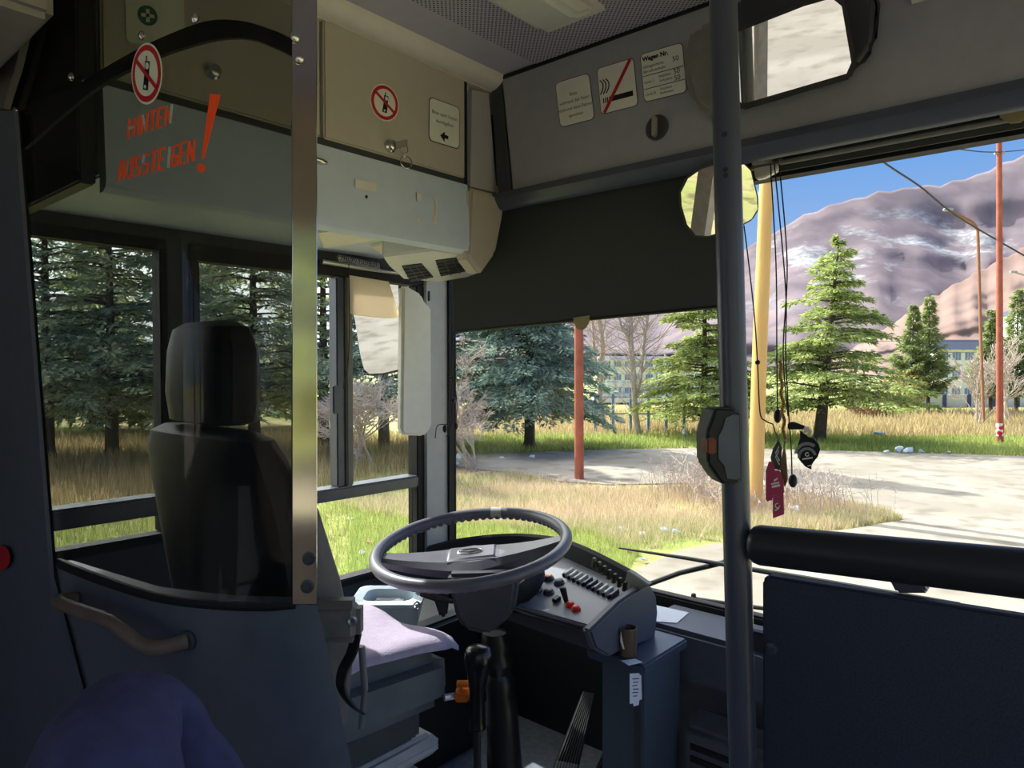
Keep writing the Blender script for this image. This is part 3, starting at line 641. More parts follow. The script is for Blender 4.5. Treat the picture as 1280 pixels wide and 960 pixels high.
def word(s, x0, y0, x1, y1, h0, h1, pale, lean=0):
    n = len(s); tot = sum(.6 if ch == 'I' else 1 for ch in s); u = 0
    for i, ch in enumerate(s):
        wd = .6 if ch == 'I' else 1; a0, a1 = u/tot, (u+wd*.68)/tot; u += wd
        for k, (ax, ay, bx, by) in enumerate(G[ch]):
            P = lambda a, v: (x0+(x1-x0)*(a0+(a1-a0)*a)+lean*(1-v), y0+(y1-y0)*(a0+(a1-a0)*a)+(h0+(h1-h0)*a0)*v)
            p, q = P(ax, ay), P(bx, by); (w_ if (i, k) in pale else o_).flat(stroke(*p, *q, 2.7), fp, .0015+.0002*k)
word('HINTEN', 162, 149.5, 218, 130, 24, 24, {(0,2),(2,1),(5,2)}, 2)
word('AUSSTEIGEN', 149, 202, 246, 174, 25, 27, {(3,1),(6,0)}, 2)
o_.flat([(264,118),(277,119),(256,199),(253,199)], fp, .0015); o_.flat(circ(252.5,210.5,5,5.5,14), fp, .0015)
o_.build('orange_lettering', m_tape, lt); w_.build('pale_lettering', m_tapew, lt)

# ================================================================ driver's seat
ds = thing('driver_seat', 'black and grey sprung driver seat with separate headrest behind the steering wheel', 'seat', (-1.28, .8, E+FL))
X0, X1 = -1.52, -1.045
b = MB(); b.hull([H(x, y, h) for x in (X0, X1) for y, h in ((.55,-.55),(.55,-.69),(1.02,-.585),(1.03,-.715))], .035, 4); b.build('cushion', m_seatside, ds)
# backrest: rows of rounded cross-sections
def body(rows, n=20, p=3.2):
    b = MB(); rings = []
    for cx, cy, h, hx, hy in rows:
        r = []
        for i in range(n):
            a = 2*math.pi*i/n; ca, sa = math.cos(a), math.sin(a)
            r.append(H(cx+hx*math.copysign(abs(ca)**(2/p), ca), cy+hy*math.copysign(abs(sa)**(2/p), sa), h))
        rings.append(r)
    b.tube_rings(rings); return b
cx = (X0+X1)/2
rows = [(cx, .70, -.66, .21, .03), (cx, .70, -.645, .235, .05), (cx, .695, -.5, .245, .072), (cx, .675, -.4, .245, .068), (cx, .645, -.25, .238, .062), (cx, .622, -.16, .222, .055), (cx, .615, -.125, .20, .045), (cx, .612, -.112, .16, .02)]
body(rows).build('backrest', m_vinyl, ds)
rows = [(cx+.005, .722, -.66, .225, .035), (cx+.005, .722, -.64, .243, .055), (cx+.005, .722, -.5, .252, .072), (cx+.005, .695, -.38, .251, .070), (cx+.005, .663, -.25, .242, .060), (cx+.005, .64, -.19, .20, .04)]
body(rows).build('back_cover', m_seatgrey, ds)
rows = [(cx, .62, -.105, .10, .03), (cx, .62, -.10, .122, .042), (cx, .622, -.05, .131, .050), (cx, .622, .03, .128, .046), (cx, .62, .07, .112, .036), (cx, .618, .082, .08, .018)]
body(rows).build('headrest', m_vinyl, ds)
b = MB(); b.box((X1-.02,.655,E-.33), (X1+.012,.675,E-.14), .004); b.build('side_stripe', M('green_piping', (30,130,70), .6), ds)
# armrest pivot with bolt
c = at(428,776,1.185); b = MB(); b.hull([c+RT*x+UP*y+FW*z for x in (-.055,.032) for y in (-.035,.036) for z in (-.02,.03)], .014, 3); ar = b.build('armrest_pivot', M('warm_grey_plastic', (124,120,114), .5), ds)
c = at(440,776,1.165); b = MB(); b.lathe([(.009,0),(.009,.002),(.006,.003),(.003,.0)], c, -FW, 16); b.build('bolt', m_alu, ar)
b = MB()
st_ = smooth_path([at(447,790,1.20), at(441,815,1.20), at(430,838,1.19), at(428,860,1.185), at(440,880,1.185), at(452,890,1.185)], 6)
b.sheet([[p+Vector((-.012,0,0)) for p in st_], [p+Vector((.012,0,0)) for p in st_]], lambda v: Vector((0,-.004,0))); b.build('belt_strap', m_black, ds)
b = MB(); b.tube([at(452,808,1.20), at(456,862,1.20)], .006, 10); b.tube([at(456,862,1.20), at(451,910,1.20)], .005, 8); b.build('belt_buckle', M('buckle_grey', (110,110,112), .4), ds)
# suspension
b = MB(); b.box((X0+.05,.56,E-.77), (X1-.045,.97,E-.70), .01); b.build('seat_frame', m_darkgrey, ds)
for i, (dx, h) in enumerate(((.03,-.82),(.045,-.885),(.06,-.95),(.045,-1.015),(.06,-1.08))):
    b = MB(); y1 = 1.0-.03*i; b.hull([H(x, y, hh) for x, s in ((X0+.03+dx,1),(X1-.02-dx,1)) for y in (.57+dx, y1) for hh in (h-.005, h+.045)]+[H(x, y, h+.02) for x in (X0+.01+dx, X1-.0-dx) for y in (.55+dx, y1+.02)], .008, 2)
    b.build('bellows_fold', M('bellows_grey', (172,170,168), .55), ds)
b = MB(); b.box((X0+.06,.6,E-1.199), (X1-.05,.95,E-1.09), .01); b.build('base', m_darkgrey, ds)
b = MB(); c = at(578,868,1.46); b.obox(c, RT*.014, FW*.02, UP*.009, .003); b.obox(c+UP*.016+RT*-.003, RT*.003, FW*.01, UP*.010, .001); b.obox(c+UP*.022, RT*.012, FW*.01, UP*.004, .001); b.build('adjuster_handle', m_orange, ds)
b = MB(); b.tube([at(578,868,1.46), at(555,872,1.44)], .007, 8); b.build('adjuster_rod', m_alu, ds)
# fleece on the seat
tw = MB(); ny, nx = 18, 16; rows = []
for i in range(ny+1):
    y = .60+(1.035-.60)*i/ny; r = []
    for j in range(nx+1):
        x = -1.49+(.437)*j/nx; hb_ = -.543-.036*(y-.55)/.47; wv = .006*math.sin(x*31+y*17)+.004*math.sin(y*43-x*11)
        r.append(H(x+.012*math.sin(y*21), y+.008*math.sin(x*27), hb_+.014+wv*.5-(.012 if i == ny else 0)-(.008 if j == nx else 0)))
    rows.append(r)
tw.sheet(rows, lambda v: Vector((0,0,-.010))); tag(tw.build('seat_cloth', m_towel, ang=80), 'lavender fleece cloth spread over the driver seat cushion', 'cloth')

# ================================================================ steering
CW = at(589,681,1.735); TI = math.radians(9)
sw = thing('steering_wheel', 'large dark two-spoke steering wheel on the column before the driver seat', 'steering wheel', CW)
nrm = Vector((.0, -math.sin(TI), math.cos(TI))); u = (RT-nrm*RT.dot(nrm)).normalized(); v = nrm.cross(u)
RW = .235
m_wheel = M('wheel_grey', (94,92,102), .36, var=.1, spec=.5)
b = MB(); b.tube([CW+(u*math.cos(a)+v*math.sin(a))*RW for a in [2*math.pi*i/72 for i in range(72)]], .0145, 14, True, None)
for i in range(72):                                      # finger grips on the underside
    a = 2*math.pi*i/72; p = CW+(u*math.cos(a)+v*math.sin(a))*(RW-.004)-nrm*.008
    b.ball(p, .0105, 1, 1, 1, 6)
b.build('rim', m_wheel, sw)
def W(a, c, h): return CW+u*a+v*c+nrm*h
sp_ = MB()
rows = []
for s in [i/12*2-1 for i in range(13)]:
    a = s*(RW-.006); hw = .024+.052*(1-abs(s))**1.2 if abs(s) < 1 else .022; hh = -.012-.026*(1-abs(s)**2); th = .014+.012*(1-abs(s))
    rows.append([W(a, hw, hh), W(a, hw*.7, hh+th*.6), W(a, -hw*.7, hh+th*.6), W(a, -hw, hh), W(a, -hw*.9, hh-th), W(a, hw*.9, hh-th)])
sp_.tube_rings(rows); spk = sp_.build('spoke', m_wheel, sw)
b = MB(); b.hull([W(x, y, h) for x, y, h in [(-.07,-.05,-.028),(.07,-.05,-.028),(-.07,.05,-.028),(.07,.05,-.028),(-.06,-.04,-.017),(.06,-.04,-.017),(-.06,.04,-.017),(.06,.04,-.017)]], .006, 3); hp_ = b.build('horn_pad', m_wheel, sw)
b = MB(); b.tube([W(-.005+.03*math.cos(t), .0+.016*math.sin(t), -.0165) for t in [2*math.pi*i/24 for i in range(24)]], .0025, 8, True); b.tube([W(-.028,.006,-.0165), W(-.005,-.004,-.0155), W(.02,.005,-.0165)], .002, 8); b.build('emblem', m_steel, hp_)
b = MB(); b.lathe([(.03,-.13),(.032,-.05),(.05,-.035)], CW, nrm); b.build('boss', m_black, sw)
b = MB(); aa = [2.05+.13*i/4 for i in range(5)]; aa = [1.25+.13*i/4 for i in range(5)]
b.tube([CW+(u*math.cos(a)+v*math.sin(a))*RW for a in aa], .0152, 14); b.build('pale_wrap', M('worn_pale_band', (170,164,156), .5), sw)
# column shroud, bellows
sc_ = thing('steering_column', 'dark grey column shroud with ignition lock and bellows below the wheel', 'steering column', at(630,1010,1.75))
D1 = 1.62
b = MB(); pp = [(558,718),(602,734),(644,716),(646,735),(641,768),(616,790),(606,793),(580,787),(570,772)]
b.hull([at(x, y, D1) for x, y in pp]+[at(x+4, y-8, D1+.10) for x, y in pp], .012, 3); sh = b.build('shroud', m_darkgrey, sc_)
b = MB(); b.hull([at(x, y, D1-.004+d) for x, y in [(612,720),(640,716),(643,728),(622,744),(613,738)] for d in (0,.06)], .008, 3); ig = b.build('ignition_housing', M('slate_plastic', (78,82,98), .45), sc_)
c = at(624,722,D1-.005); b = MB(); b.lathe([(.006,0),(.006,.003),(.001,.003)], c, -FW+UP, 14); b.build('keyhole', m_ink, ig)
b = MB(); prof = [(618,790,.030),(620,803,.036),(621,815,.030),(622,828,.038),(623,840,.030),(624,850,.038),(625,864,.034),(627,880,.038),(631,960,.044),(636,1075,.05)]
rs = []
for x, y, r in prof:
    c = at(x, y, 1.74); rs.append([c+Vector((r*math.cos(a), r*math.sin(a), 0)) for a in [2*math.pi*k/20 for k in range(20)]])
b.tube_rings(rs); b.build('bellows', M('black_bellows', (22,22,24), .35), sc_)
b = MB(); b.tube([at(566,752,1.66), at(545,748,1.68), at(528,741,1.70)], .007, 10, False, [.005,.007,.010]); b.build('stalk', m_black, sc_)
# gear lever
gp = 1.42
gl_ = thing('gear_lever', 'black gear lever with a long rounded grip beside the seat', 'gear lever', at(597,1200,gp))
b = MB(); pr = [(598,806,.003),(598,809,.018),(598,816,.024),(598,826,.0255),(597.5,838,.022),(597,850,.017),(596.5,870,.0135),(596.5,900,.0145),(596.5,910,.0155),(596.5,912,.010)]
pr = smooth_path([(x, y, r*1000) for x, y, r in pr], 5); b.tube([at(v_.x, v_.y, gp) for v_ in pr], .01, 20, False, [max(v_.z/1000*1.15, .001) for v_ in pr]); b.build('grip', M('shiny_black', (20,20,22), .22), gl_)
b = MB(); b.tube([at(596.5,908,gp), at(597,1100,gp), at(597,1204,gp)], .008, 12); b.build('shaft', m_black, gl_)

# ================================================================ dashboard
db = thing('dashboard', 'dark grey wrap-around dashboard with switch panel in front of the wheel', 'dashboard', (-1.2, 1.55, E-.85))
pA, pB, pC, pD = H(-1.16,1.333,-.60), H(-.925,1.335,-.60), H(-.914,1.52,-.55), H(-1.256,1.60,-.545)
pnrm = (pB-pA).cross(pC-pA).normalized(); pnrm = pnrm if pnrm.z > 0 else -pnrm
pD = pD-pnrm*(pD-pA).dot(pnrm)
b = MB(); b.hull([p+pnrm*o for p in (pA+(pA-pB)*.5, pB, pC, pD+(pD-pC)*.3) for o in (0,-.03)], .004); pan = b.build('switch_panel', M('mid_grey_panel', (134,136,146), .42, var=.05), db)
b = MB(); b.hull([pA+(pA-pB)*.6+Vector((0,-.008,-.012)), pB+Vector((.012,-.01,-.01)), pB+Vector((.0,.02,-.07)), pA+(pA-pB)*.6+Vector((0,.03,-.06)), H(-1.4,1.5,-.66), H(-.93,1.55,-.68), pC-pnrm*.03, pD-pnrm*.03, H(-1.5,1.55,-.6), H(-1.5,1.42,-.64)], .01, 3); b.build('housing', m_darkgrey, db)
b = MB(); ck = [(737,789),(775,752),(808,729),(814,731),(821,744),(823,765),(819,801),(790,808),(762,822),(745,812)]
b.prism([on_x(x, y, -.885) for x, y in ck], (-.025,0,0), .006, 2); b.build('side_cheek', M('slate_cheek', (80,84,98), .45, var=.05), db)
ridge = smooth_path([(-1.50,1.36,-.515),(-1.47,1.43,-.505),(-1.42,1.52,-.50),(-1.34,1.585,-.495),(-1.226,1.595,-.488),(-1.17,1.585,-.487),(-1.07,1.56,-.493),(-.94,1.53,-.512),(-.912,1.52,-.516)], 5)
b = MB(); rings = []
for p in ridge:
    o = Vector((p.x+1.2, p.y-1.2, 0)).normalized() if False else Vector((0,1,0))
    q = H(p.x, p.y, p.z); rings.append([q+Vector((0,.012,-.004)), q+Vector((0,0,.0)), q+Vector((0,-.010,-.006)), q+Vector((0,-.016,-.13)), q+Vector((0,.05,-.14)), q+Vector((0,.05,-.03))])
b.tube_rings(rings); b.build('hood', M('matt_black_hood', (20,20,22), .7), db)
b = MB(); q = [on_x(x, y, -.912) for x, y in [(783,713),(812,731),(778,750),(774,748)]]
b.prism([on_plane(x, y, H(-.93,1.50,-.55), Vector((-.2,-1,.15)).normalized()) for x, y in [(784,713),(811,731),(779,749),(776,746)]], (0,.02,0), .002); b.build('end_plate', M('olive_grey_plate', (132,132,122), .5), db)
# instrument pod
ip = at(633,715,1.84); axp = Vector((-.12,-.55,.83)).normalized()
b = MB(); b.lathe([(.088,-.05),(.088,-.005),(.084,.004),(.077,.004),(.075,-.004),(.001,-.004)], ip, axp, 40); gd = b.build('gauge_pod', m_black, db)
b = MB(); b.lathe([(.001,-.003),(.074,-.003),(.074,-.001),(.001,-.001)], ip, axp, 40); b.build('gauge_glass', M('gauge_blue_reflection', (90,98,124), .06, spec=.9), gd)  # blue reflection put into the glass colour
def pp_(x, y, o=0): return on_plane(x, y, pA, pnrm)+pnrm*o
# rocker switches
base = lambda x, y: pp_(x, y, .004)
L_ = (pp_(716,712)-pp_(706,719)).normalized(); Wd = (pp_(772,743)-pp_(713,715)).normalized()
r0, r1 = pp_(710,716.5), pp_(773,746.5)
m_rk = [M('switch_grey', (128,130,136), .35), M('switch_pale', (196,198,196), .35), M('switch_dark', (62,70,92), .35)]
cols = [1,1,1,1,2,2,0,1,1,2]
for i in range(10):
    c = r0.lerp(r1, (i+.3)/10); b = MB(); b.obox(c+pnrm*.005, L_*.017, Wd*.0042, pnrm*.006, .0015); rk = b.build('rocker_switch', m_rk[cols[i]], pan)
    b = MB(); b.obox(c+pnrm*.003-L_*.015-Wd*.004, L_*.008, Wd*.0028, pnrm*.007, .001); b.build('rocker_recess', m_ink, rk)
for i in range(7):
    q = at(742+6.5*i, 703+5.0*i, 1.74); b = MB(); b.obox(q+Vector((0,-.0,0)), L_*.003+Vector((0,0,.010)), Wd*.0042, Vector((0,.006,0)), .001); b.build('warning_lamp', M('smoked_lens', (58,52,34), .3), db)
def knob(x, y, r, h, mat, name, rim=None):
    b = MB(); b.lathe([(r*1.25,0),(r*1.2,.004),(r,.005),(r*.95,h),(r*.6,h+.002)], pp_(x, y), pnrm, 20); return b.build(name, mat, pan)
m_kn = M('knob_grey', (70,70,76), .4)
k_ = knob(686,724,.012,.009,m_kn,'push_button'); b = MB(); b.lathe([(.009,.009),(.008,.0125),(.001,.013)], pp_(686,724), pnrm, 16); b.build('amber_cap', m_orange, k_)
knob(699,729,.012,.009,m_kn,'push_button'); knob(686,741,.012,.009,m_kn,'push_button')
b = MB(); b.tube([pp_(674,738), pp_(674,738,.05)+Vector((-.006,.008,0))], .0045, 10, False, [.010,.004]); b.ball(pp_(674,738,.055)+Vector((-.006,.008,0)), .008); b.build('toggle_lever', m_steel, pan)
b = MB(); b.obox(pp_(696,751,.005), L_*.012, Wd*.009, pnrm*.005, .003); b.build('square_button', m_black, pan)
b = MB(); b.tube([pp_(708,752), pp_(706,750,.032)], .006, 12, False, [.006,.0085]); b.ball(pp_(706,750,.032), .0085, 1, 1, .5); b.build('handbrake_lever', m_black, pan)
m_redb = M('red_button', (226,44,38), .35)
for x, y in ((713,757),(720,762)): knob(x, y, .0095, .008, m_redb, 'red_button')
# console box right of the dashboard
bx = thing('console_box', 'blue-grey speckled console box beside the pedals with a dark ledge on top', 'console', (-.9, 1.5, E+FL))
b = MB(); b.box((-.945,1.42,E+FL), (-.83,1.60,E-.705), .003); b.build('body', M('speckled_blue_laminate', (72,84,98), .5, var=.15, scale=200, bump=.1), bx)
b = MB(); b.box((-.975,1.395,E-.708), (-.815,1.61,E-.682), .005); b.build('ledge', M('slate_ledge', (70,78,98), .3, var=.06), bx)
b = MB(); b.box((-.852,1.412,E+FL), (-.835,1.425,E-.708), .003); b.build('corner_strip', m_darkgrey, bx)
tg = thing('paper_label', 'white stepped paper label hanging on the front edge of the console box', 'label', on_x(795,885,-.829))
fx = lambda x, y, l: on_x(x, y, -.829)+Vector((l,0,0))
b = MB(); b.flat([(787,842),(801,841),(802,874),(799,875),(798,881),(792,883),(791,879),(787,880)], fx); b.build('paper', m_paper, tg)
b = MB()
for i in range(6): b.flat([(790+(i%2),848+4.3*i),(798-(i%3),847.5+4.3*i),(798-(i%3),848.6+4.3*i),(790+(i%2),849.1+4.3*i)], fx, .0014)
b.build('print', m_ink, tg)
cu = on_z(785,819,E-.681); cpt = thing('cup', 'small brown cup with a cut side on the console ledge', 'cup', cu)
b = MB(); b.lathe([(.019,0),(.0205,.004),(.0205,.066),(.0185,.067),(.018,.01),(.001,.008)], cu, (0,0,1), 28); b.build('body', m_glassbrown, cpt)
b = MB(); n = (EYE-cu); n.z = 0; n.normalize(); sd = Vector((-n.y, n.x, 0)); b.hull([cu+n*.0207+sd*a*-1+Vector((0,0,z)) for a, z in ((.017,.064),(.008,.022),(.012,.022),(.018,.04))]+[cu+n*.0195+sd*a*-1+Vector((0,0,z)) for a, z in ((.017,.064),(.008,.022))]); b.build('slit', m_cream, cpt)
b = MB(); b.prism([on_z(x, y, E-.6805) for x, y in [(776,826),(794,824),(803,828),(786,832)]], (0,0,.001)); tag(b.build('note_paper', m_paper), 'small white note lying in front of the brown cup', 'paper')
b = MB(); b.prism([on_z(x, y, E-.671) for x, y in [(820,757),(861,766),(846,779),(818,777)]], (0,0,.0012)); tag(b.build('sheet_of_paper', m_paper), 'white sheet of paper lying on the windscreen sill beside the dashboard', 'paper')
# left console, box of things on it
lc = thing('left_console', 'black console under the side window left of the wheel', 'console', (-1.7,1.4,E+FL))
b = MB(); b.box((-1.895,.9,E+FL), (-1.52,1.60,E-.76), .012, 3); b.build('body', m_black, lc)
b = MB(); b.hull([at(x, y, d) for x, y in [(543,729),(558,727),(562,745),(559,770),(550,772),(541,745)] for d in (1.93,2.03)], .006); b.build('switch_box', m_darkgrey, lc)
b = MB(); b.tube([at(527,741,1.95), at(541,741,1.95)], .007, 8); b.tube([at(521,757,1.9)+RT*.008*math.cos(t)+UP*.01*math.sin(t) for t in [i*.4 for i in range(16)]], .003, 6); b.build('bracket', m_steel, lc)
for x in (470, 482, 494):
    b = MB(); c = at(x-8, 781-(x-470)*.12, 1.92); b.obox(c, RT*.010, FW*.012, UP*.006, .002); b.build('small_switch', m_alu, lc)
pc_ = at(487,752,2.02); pb = thing('plastic_tub', 'milky blue plastic tub of odds and ends under the side window', 'tub', (pc_.x, pc_.y, E-.76))
def tubrings(hs, cx, cy):
    rings = []
    for h, sx, sy in hs:
        r = []
        for px_, py_ in rrect(-sx, -sy, sx, sy, .03, k=4):
            r.append(Vector((cx, cy, 0))+Vector((RT.x*px_-RT.y*py_, RT.y*px_+RT.x*py_, E+h)))
        rings.append(r)
    return rings
b = MB(); b.tube_rings(tubrings([(-.759,.075,.06),(-.70,.088,.072),(-.668,.092,.078),(-.664,.100,.086),(-.655,.100,.086),(-.655,.070,.055),(-.668,.066,.05),(-.74,.06,.045)], pc_.x, pc_.y)); b.build('tub', m_clear, pb)
b = MB(); c0 = H(pc_.x, pc_.y, -.69); b.obox(c0, RT*.05, Vector((-RT.y,RT.x,0))*.03, Vector((0,0,.02)), .01); b.build('contents', M('grey_contents', (120,122,128), .7, var=.4, scale=60), pb)
b = MB(); b.obox(at(526,737,1.93), RT*.014, UP*.016, FW*.006, .004); b.build('tub_clip', m_clear, pb)
# pedals, heater
pds = thing('brake_pedal', 'black ribbed pedal plate on the cab floor beside the console box', 'pedal', at(708,975,1.83))
def pedal(root, pts, d0, d1, stripe):
    q = [at(*pts[0], d1), at(*pts[1], d1), at(*pts[2], d0), at(*pts[3], d0)]; n = (q[1]-q[0]).cross(q[3]-q[0]).normalized(); n = n if n.dot(EYE-q[0]) > 0 else -n
    b = MB(); b.prism(q, -n*.02, .006); b.build('plate', m_black, root)
    b = MB()
    for i in range(1, 9): t = i/9; b.tube([q[0].lerp(q[1], t)+n*.001, q[3].lerp(q[2], t)+n*.001], .003, 6)
    b.build('ribs', m_rubber, root)
    b = MB(); 
    for i in range(1, 9): t = i/9; b.tube([q[3].lerp(q[2], t)+n*.003, q[3].lerp(q[2], t).lerp(q[0].lerp(q[1], t), .10)+n*.003], .003, 6)
    b.build('worn_ribs', m_alu, root)
pedal(pds, [(728,865),(744,868),(722,968),(690,962)], 1.80, 1.98, 1)
pd2 = thing('accelerator_pedal', 'black ribbed pedal plate close against the console box side', 'pedal', at(745,985,1.80))
pedal(pd2, [(774,900),(786,906),(768,972),(742,970)], 1.74, 1.80, 1)
ht = thing('heater_unit', 'dark grey heater box with slatted grille low behind the grey pole', 'heater', (-.6,1.55,E+FL))
zt = E-.875
hx = [on_z(873,897,zt), on_z(960,905,zt), on_z(960,935,zt), on_z(853,914,zt)]
b = MB(); y0_ = 1.50; b.hull([H(x, y, h) for x in (-.83+.02,-.45) for y, h in ((1.57,-.885),(1.655,-.862),(1.655,FL),(1.57,FL))], .014, 3); b.build('casing', M('heater_grey', (92,95,102), .5), ht)
b = MB()
for i in range(7): h = -.935-.030*i; b.box((-.785,1.566,E+h), (-.615,1.574,E+h+.014))
b.build('grille_slats', m_ink, ht)
b = MB(); b.box((-.59,1.562,E-1.1), (-.575,1.574,E-.925), .003); b.build('grille_frame', m_pillar, ht)
b = MB(); b.box((-.44,1.50,E-1.06), (-.32,1.65,E-.80), .004); tag(b.build('wooden_box', m_wood), 'brown box seen in the gap between pole and barrier board', 'box')

# ================================================================ pole and barrier
po = thing('grab_pole', 'dark grey grab pole with a stop button box by the barrier', 'pole', at(944,1548,.96))
b = MB(); P0 = at(895.5,-325,.96); P1 = at(944,1545,.96); b.tube([P0, P1], .0185, 28); b.build('tube', m_dkmetal, po)
PD = (P1-P0).normalized()
def pol(y): return at(905+25*(y/960), y, .96)
for y in (168, 212, 219):
    c = pol(y)+RT*-.002; b = MB(); b.lathe([(.0035 if y != 168 else .004, 0),(.0035,.0015),(.001,.0015)], pol(y)+(EYE-pol(y)).normalized()*.0178+RT*-.004, (EYE-pol(y)).normalized(), 12); b.build('bolt_hole', m_ink, po)
b = MB(); pp = [(894,509),(915,510),(928,515),(930,598),(922,606),(906,607),(900,603),(890,588),(884,580),(883,540),(889,524)]
b.prism([at(x, y, .92) for x, y in pp], FW*.055, .006, 3); bxh = b.build('button_box', m_black, po)
b = MB(); b.prism([at(x, y, .918) for x, y in [(903,519),(915,513),(929,514),(931,600),(922,605),(905,603),(901,585),(893,575),(893,545),(899,533)]], FW*.05, .006, 3); b.build('grey_cover', M('cover_grey', (86,92,100), .45), po)
b = MB(); b.prism([at(x, y, .9155) for x, y in [(884,547),(896,548),(896,568),(884,567)]], FW*.03, .002); b.build('red_button', M('dark_red_lens', (110,36,26), .25), bxh)
ba = thing('barrier', 'dark padded rail with speckled board below it right of the pole', 'barrier', (-.1,.93,E+FL))
ra, rbp = at(938,680,.945), at(1330,722,.735)
b = MB(); b.tube([ra, ra.lerp(rbp,.006), ra.lerp(rbp,.02), ra.lerp(rbp,.04), rbp, rbp+(rbp-ra)*.6], .027, 24, False, [.014,.020,.0245,.0265,.027,.027]); b.build('padded_rail', M('black_padding', (38,40,46), .42, var=.08), ba)
yb = .935
bp = [(956,720),(1290,758),(1700,800),(1700,1500),(962,1500),(950,728)]
b = MB(); q = [on_y(x, y, yb) for x, y in [(956,719),(1290,758)]]; xl = on_y(952,800,yb).x; ht_ = q[0].z; ht2 = q[1].z
b.prism([Vector((xl, yb, ht_-.008)), Vector((xl+.006, yb, ht_)), Vector((.40, yb, ht2+(ht2-ht_)*.2)), Vector((.40, yb, E+FL+.02)), Vector((xl+.01, yb, E+FL+.02))], (0,.018,0), .003); b.build('board', m_barrier, ba)
c = on_y(965,810,yb); b = MB(); b.lathe([(.008,0),(.0075,.004),(.004,.005),(.004,.003),(.001,.003)], c, (0,-1,0), 18); b.build('bolt', m_dkmetal, ba)
b = MB(); b.box((c.x-.045,yb+.004,c.z-.014), (c.x+.02,yb+.02,c.z+.014), .003); b.build('clamp', m_darkgrey, ba)
q1, q2 = on_y(1108,712,.95), on_y(1150,745,.95); b = MB(); b.prism([on_y(x, y, .95) for x, y in [(1098,700),(1135,700),(1160,742),(1120,742)]], (0,.02,0), .003); b.build('bracket', m_dkmetal, ba)
b = MB(); b.tube([Vector((.38,.94,E+FL)), Vector((.38,.94,rbp.z))], .017, 16); b.build('end_post', m_dkmetal, ba)

# ================================================================ passenger's knee at the bottom
pe = thing('person', 'person in navy trousers, only one raised bent knee showing beside the partition', 'person', (-.75,.2,E+FL))
vs = [((-.20,-.10,-.62),.105),((-.42,.03,-.56),.095),((-.63,.17,-.475),.088),((-.78,.265,-.415),.080),((-.865,.312,-.400),.076),((-.85,.335,-.45),.072),((-.68,.345,-.53),.066),((-.45,.34,-.585),.05),((-.36,.34,-.60),.045),((-.12,.10,-.66),.10),((-.26,.36,-.72),.075),((-.27,.40,-.80),.066),((-.28,.36,-1.06),.05)]
ed = [(i,i+1) for i in range(8)]+[(0,9),(9,10),(10,11),(11,12)]
me = bpy.data.meshes.new('trouser_leg'); me.from_pydata([Vector((x,y,E+h))-Vector(pe['_o']) for (x,y,h), r in vs], ed, [])
o = bpy.data.objects.new('trouser_leg', me); C.objects.link(o); o.parent = pe; o['_o'] = pe['_o']; me.materials.append(m_fabric)
md = o.modifiers.new('s', 'SKIN')
for i, (_, r) in enumerate(vs): me.skin_vertices[0].data[i].radius = (r, r)
me.skin_vertices[0].data[0].use_root = True; md.use_smooth_shade = True
sd = o.modifiers.new('u', 'SUBSURF'); sd.levels = sd.render_levels = 3
tx = bpy.data.textures.new('folds', 'CLOUDS'); tx.noise_scale = .10
dm = o.modifiers.new('d', 'DISPLACE'); dm.texture = tx; dm.strength = .022; dm.mid_level = .5
b = MB(); b.hull([Vector((-.28+x, .37+y, E+FL+z)) for x, y, z in [(-.045,-.09,0),(.045,-.09,0),(-.05,.14,0),(.05,.14,0),(0,.19,0),(-.04,-.09,.11),(.04,-.09,.11),(-.04,.02,.10),(.04,.02,.10),(-.035,.15,.05),(.035,.15,.05)]], .02, 3); b.build('shoe', m_black, pe)
# ================================================================ outside
def g(px, py, z=0): return on_z(px, py, z)
m_grass = two_tone('field_grass', (196,176,128), (150,160,86), .35, .40, .60, c3=(120,104,74), sc3=3.5, bump=.6)
m_lower = two_tone('far_field', (170,164,110), (140,150,90), .05)
m_road = two_tone('concrete_road', (152,143,128), (170,161,146), .5, c3=(136,127,112), sc3=2.2)
def poly_slab(name, pts, z0, z1, mat):
    b = MB(); b.prism([Vector((p[0], p[1], z0)) for p in pts], (0,0,z1-z0)); return struct(b.build(name, mat, smooth=False))
def fwd(d, lat=0): return (FW.x*d+RT.x*lat, FW.y*d+RT.y*lat)
poly_slab('ground', [fwd(41,-70), fwd(41,75), fwd(-60,75), fwd(-60,-70)], -.5, 0, m_grass)
poly_slab('ground_far', [fwd(900,-900), fwd(900,900), fwd(41,900), fwd(41,-900)], -3.4, -3, m_lower)
rp = [(550,577),(570,572),(600,569),(750,563),(900,561),(1100,566),(1300,572),(1700,590),(2100,640)]
rn = [(2300,1500),(1000,1500),(840,900),(800,740),(792,716),(850,690),(950,672),(1060,664),(1130,652),(1112,640),(1040,624),(960,612),(880,605),(760,607),(700,603),(640,592),(600,588),(565,584)]
poly_slab('road', [(-3.2,-4),(-3.2,-40),(-16,-40),(-16,-4)], -.02, .02, m_road); poly_slab('road', [(.7,-40),(1.5,-40),(1.5,-5),(3.4,-5),(3.4,3),(.7,3)], -.02, .02, m_road); poly_slab('road', [(1.5,-5),(12,-5),(16,-45),(1.5,-45)], -.02, .02, m_road); poly_slab('road', [(8,-5),(22,-5),(22,6),(8,6)], -.02, .02, m_road)
poly_slab('road', [g(*p)[:2] for p in rp+rn], -.02, .025, m_road)
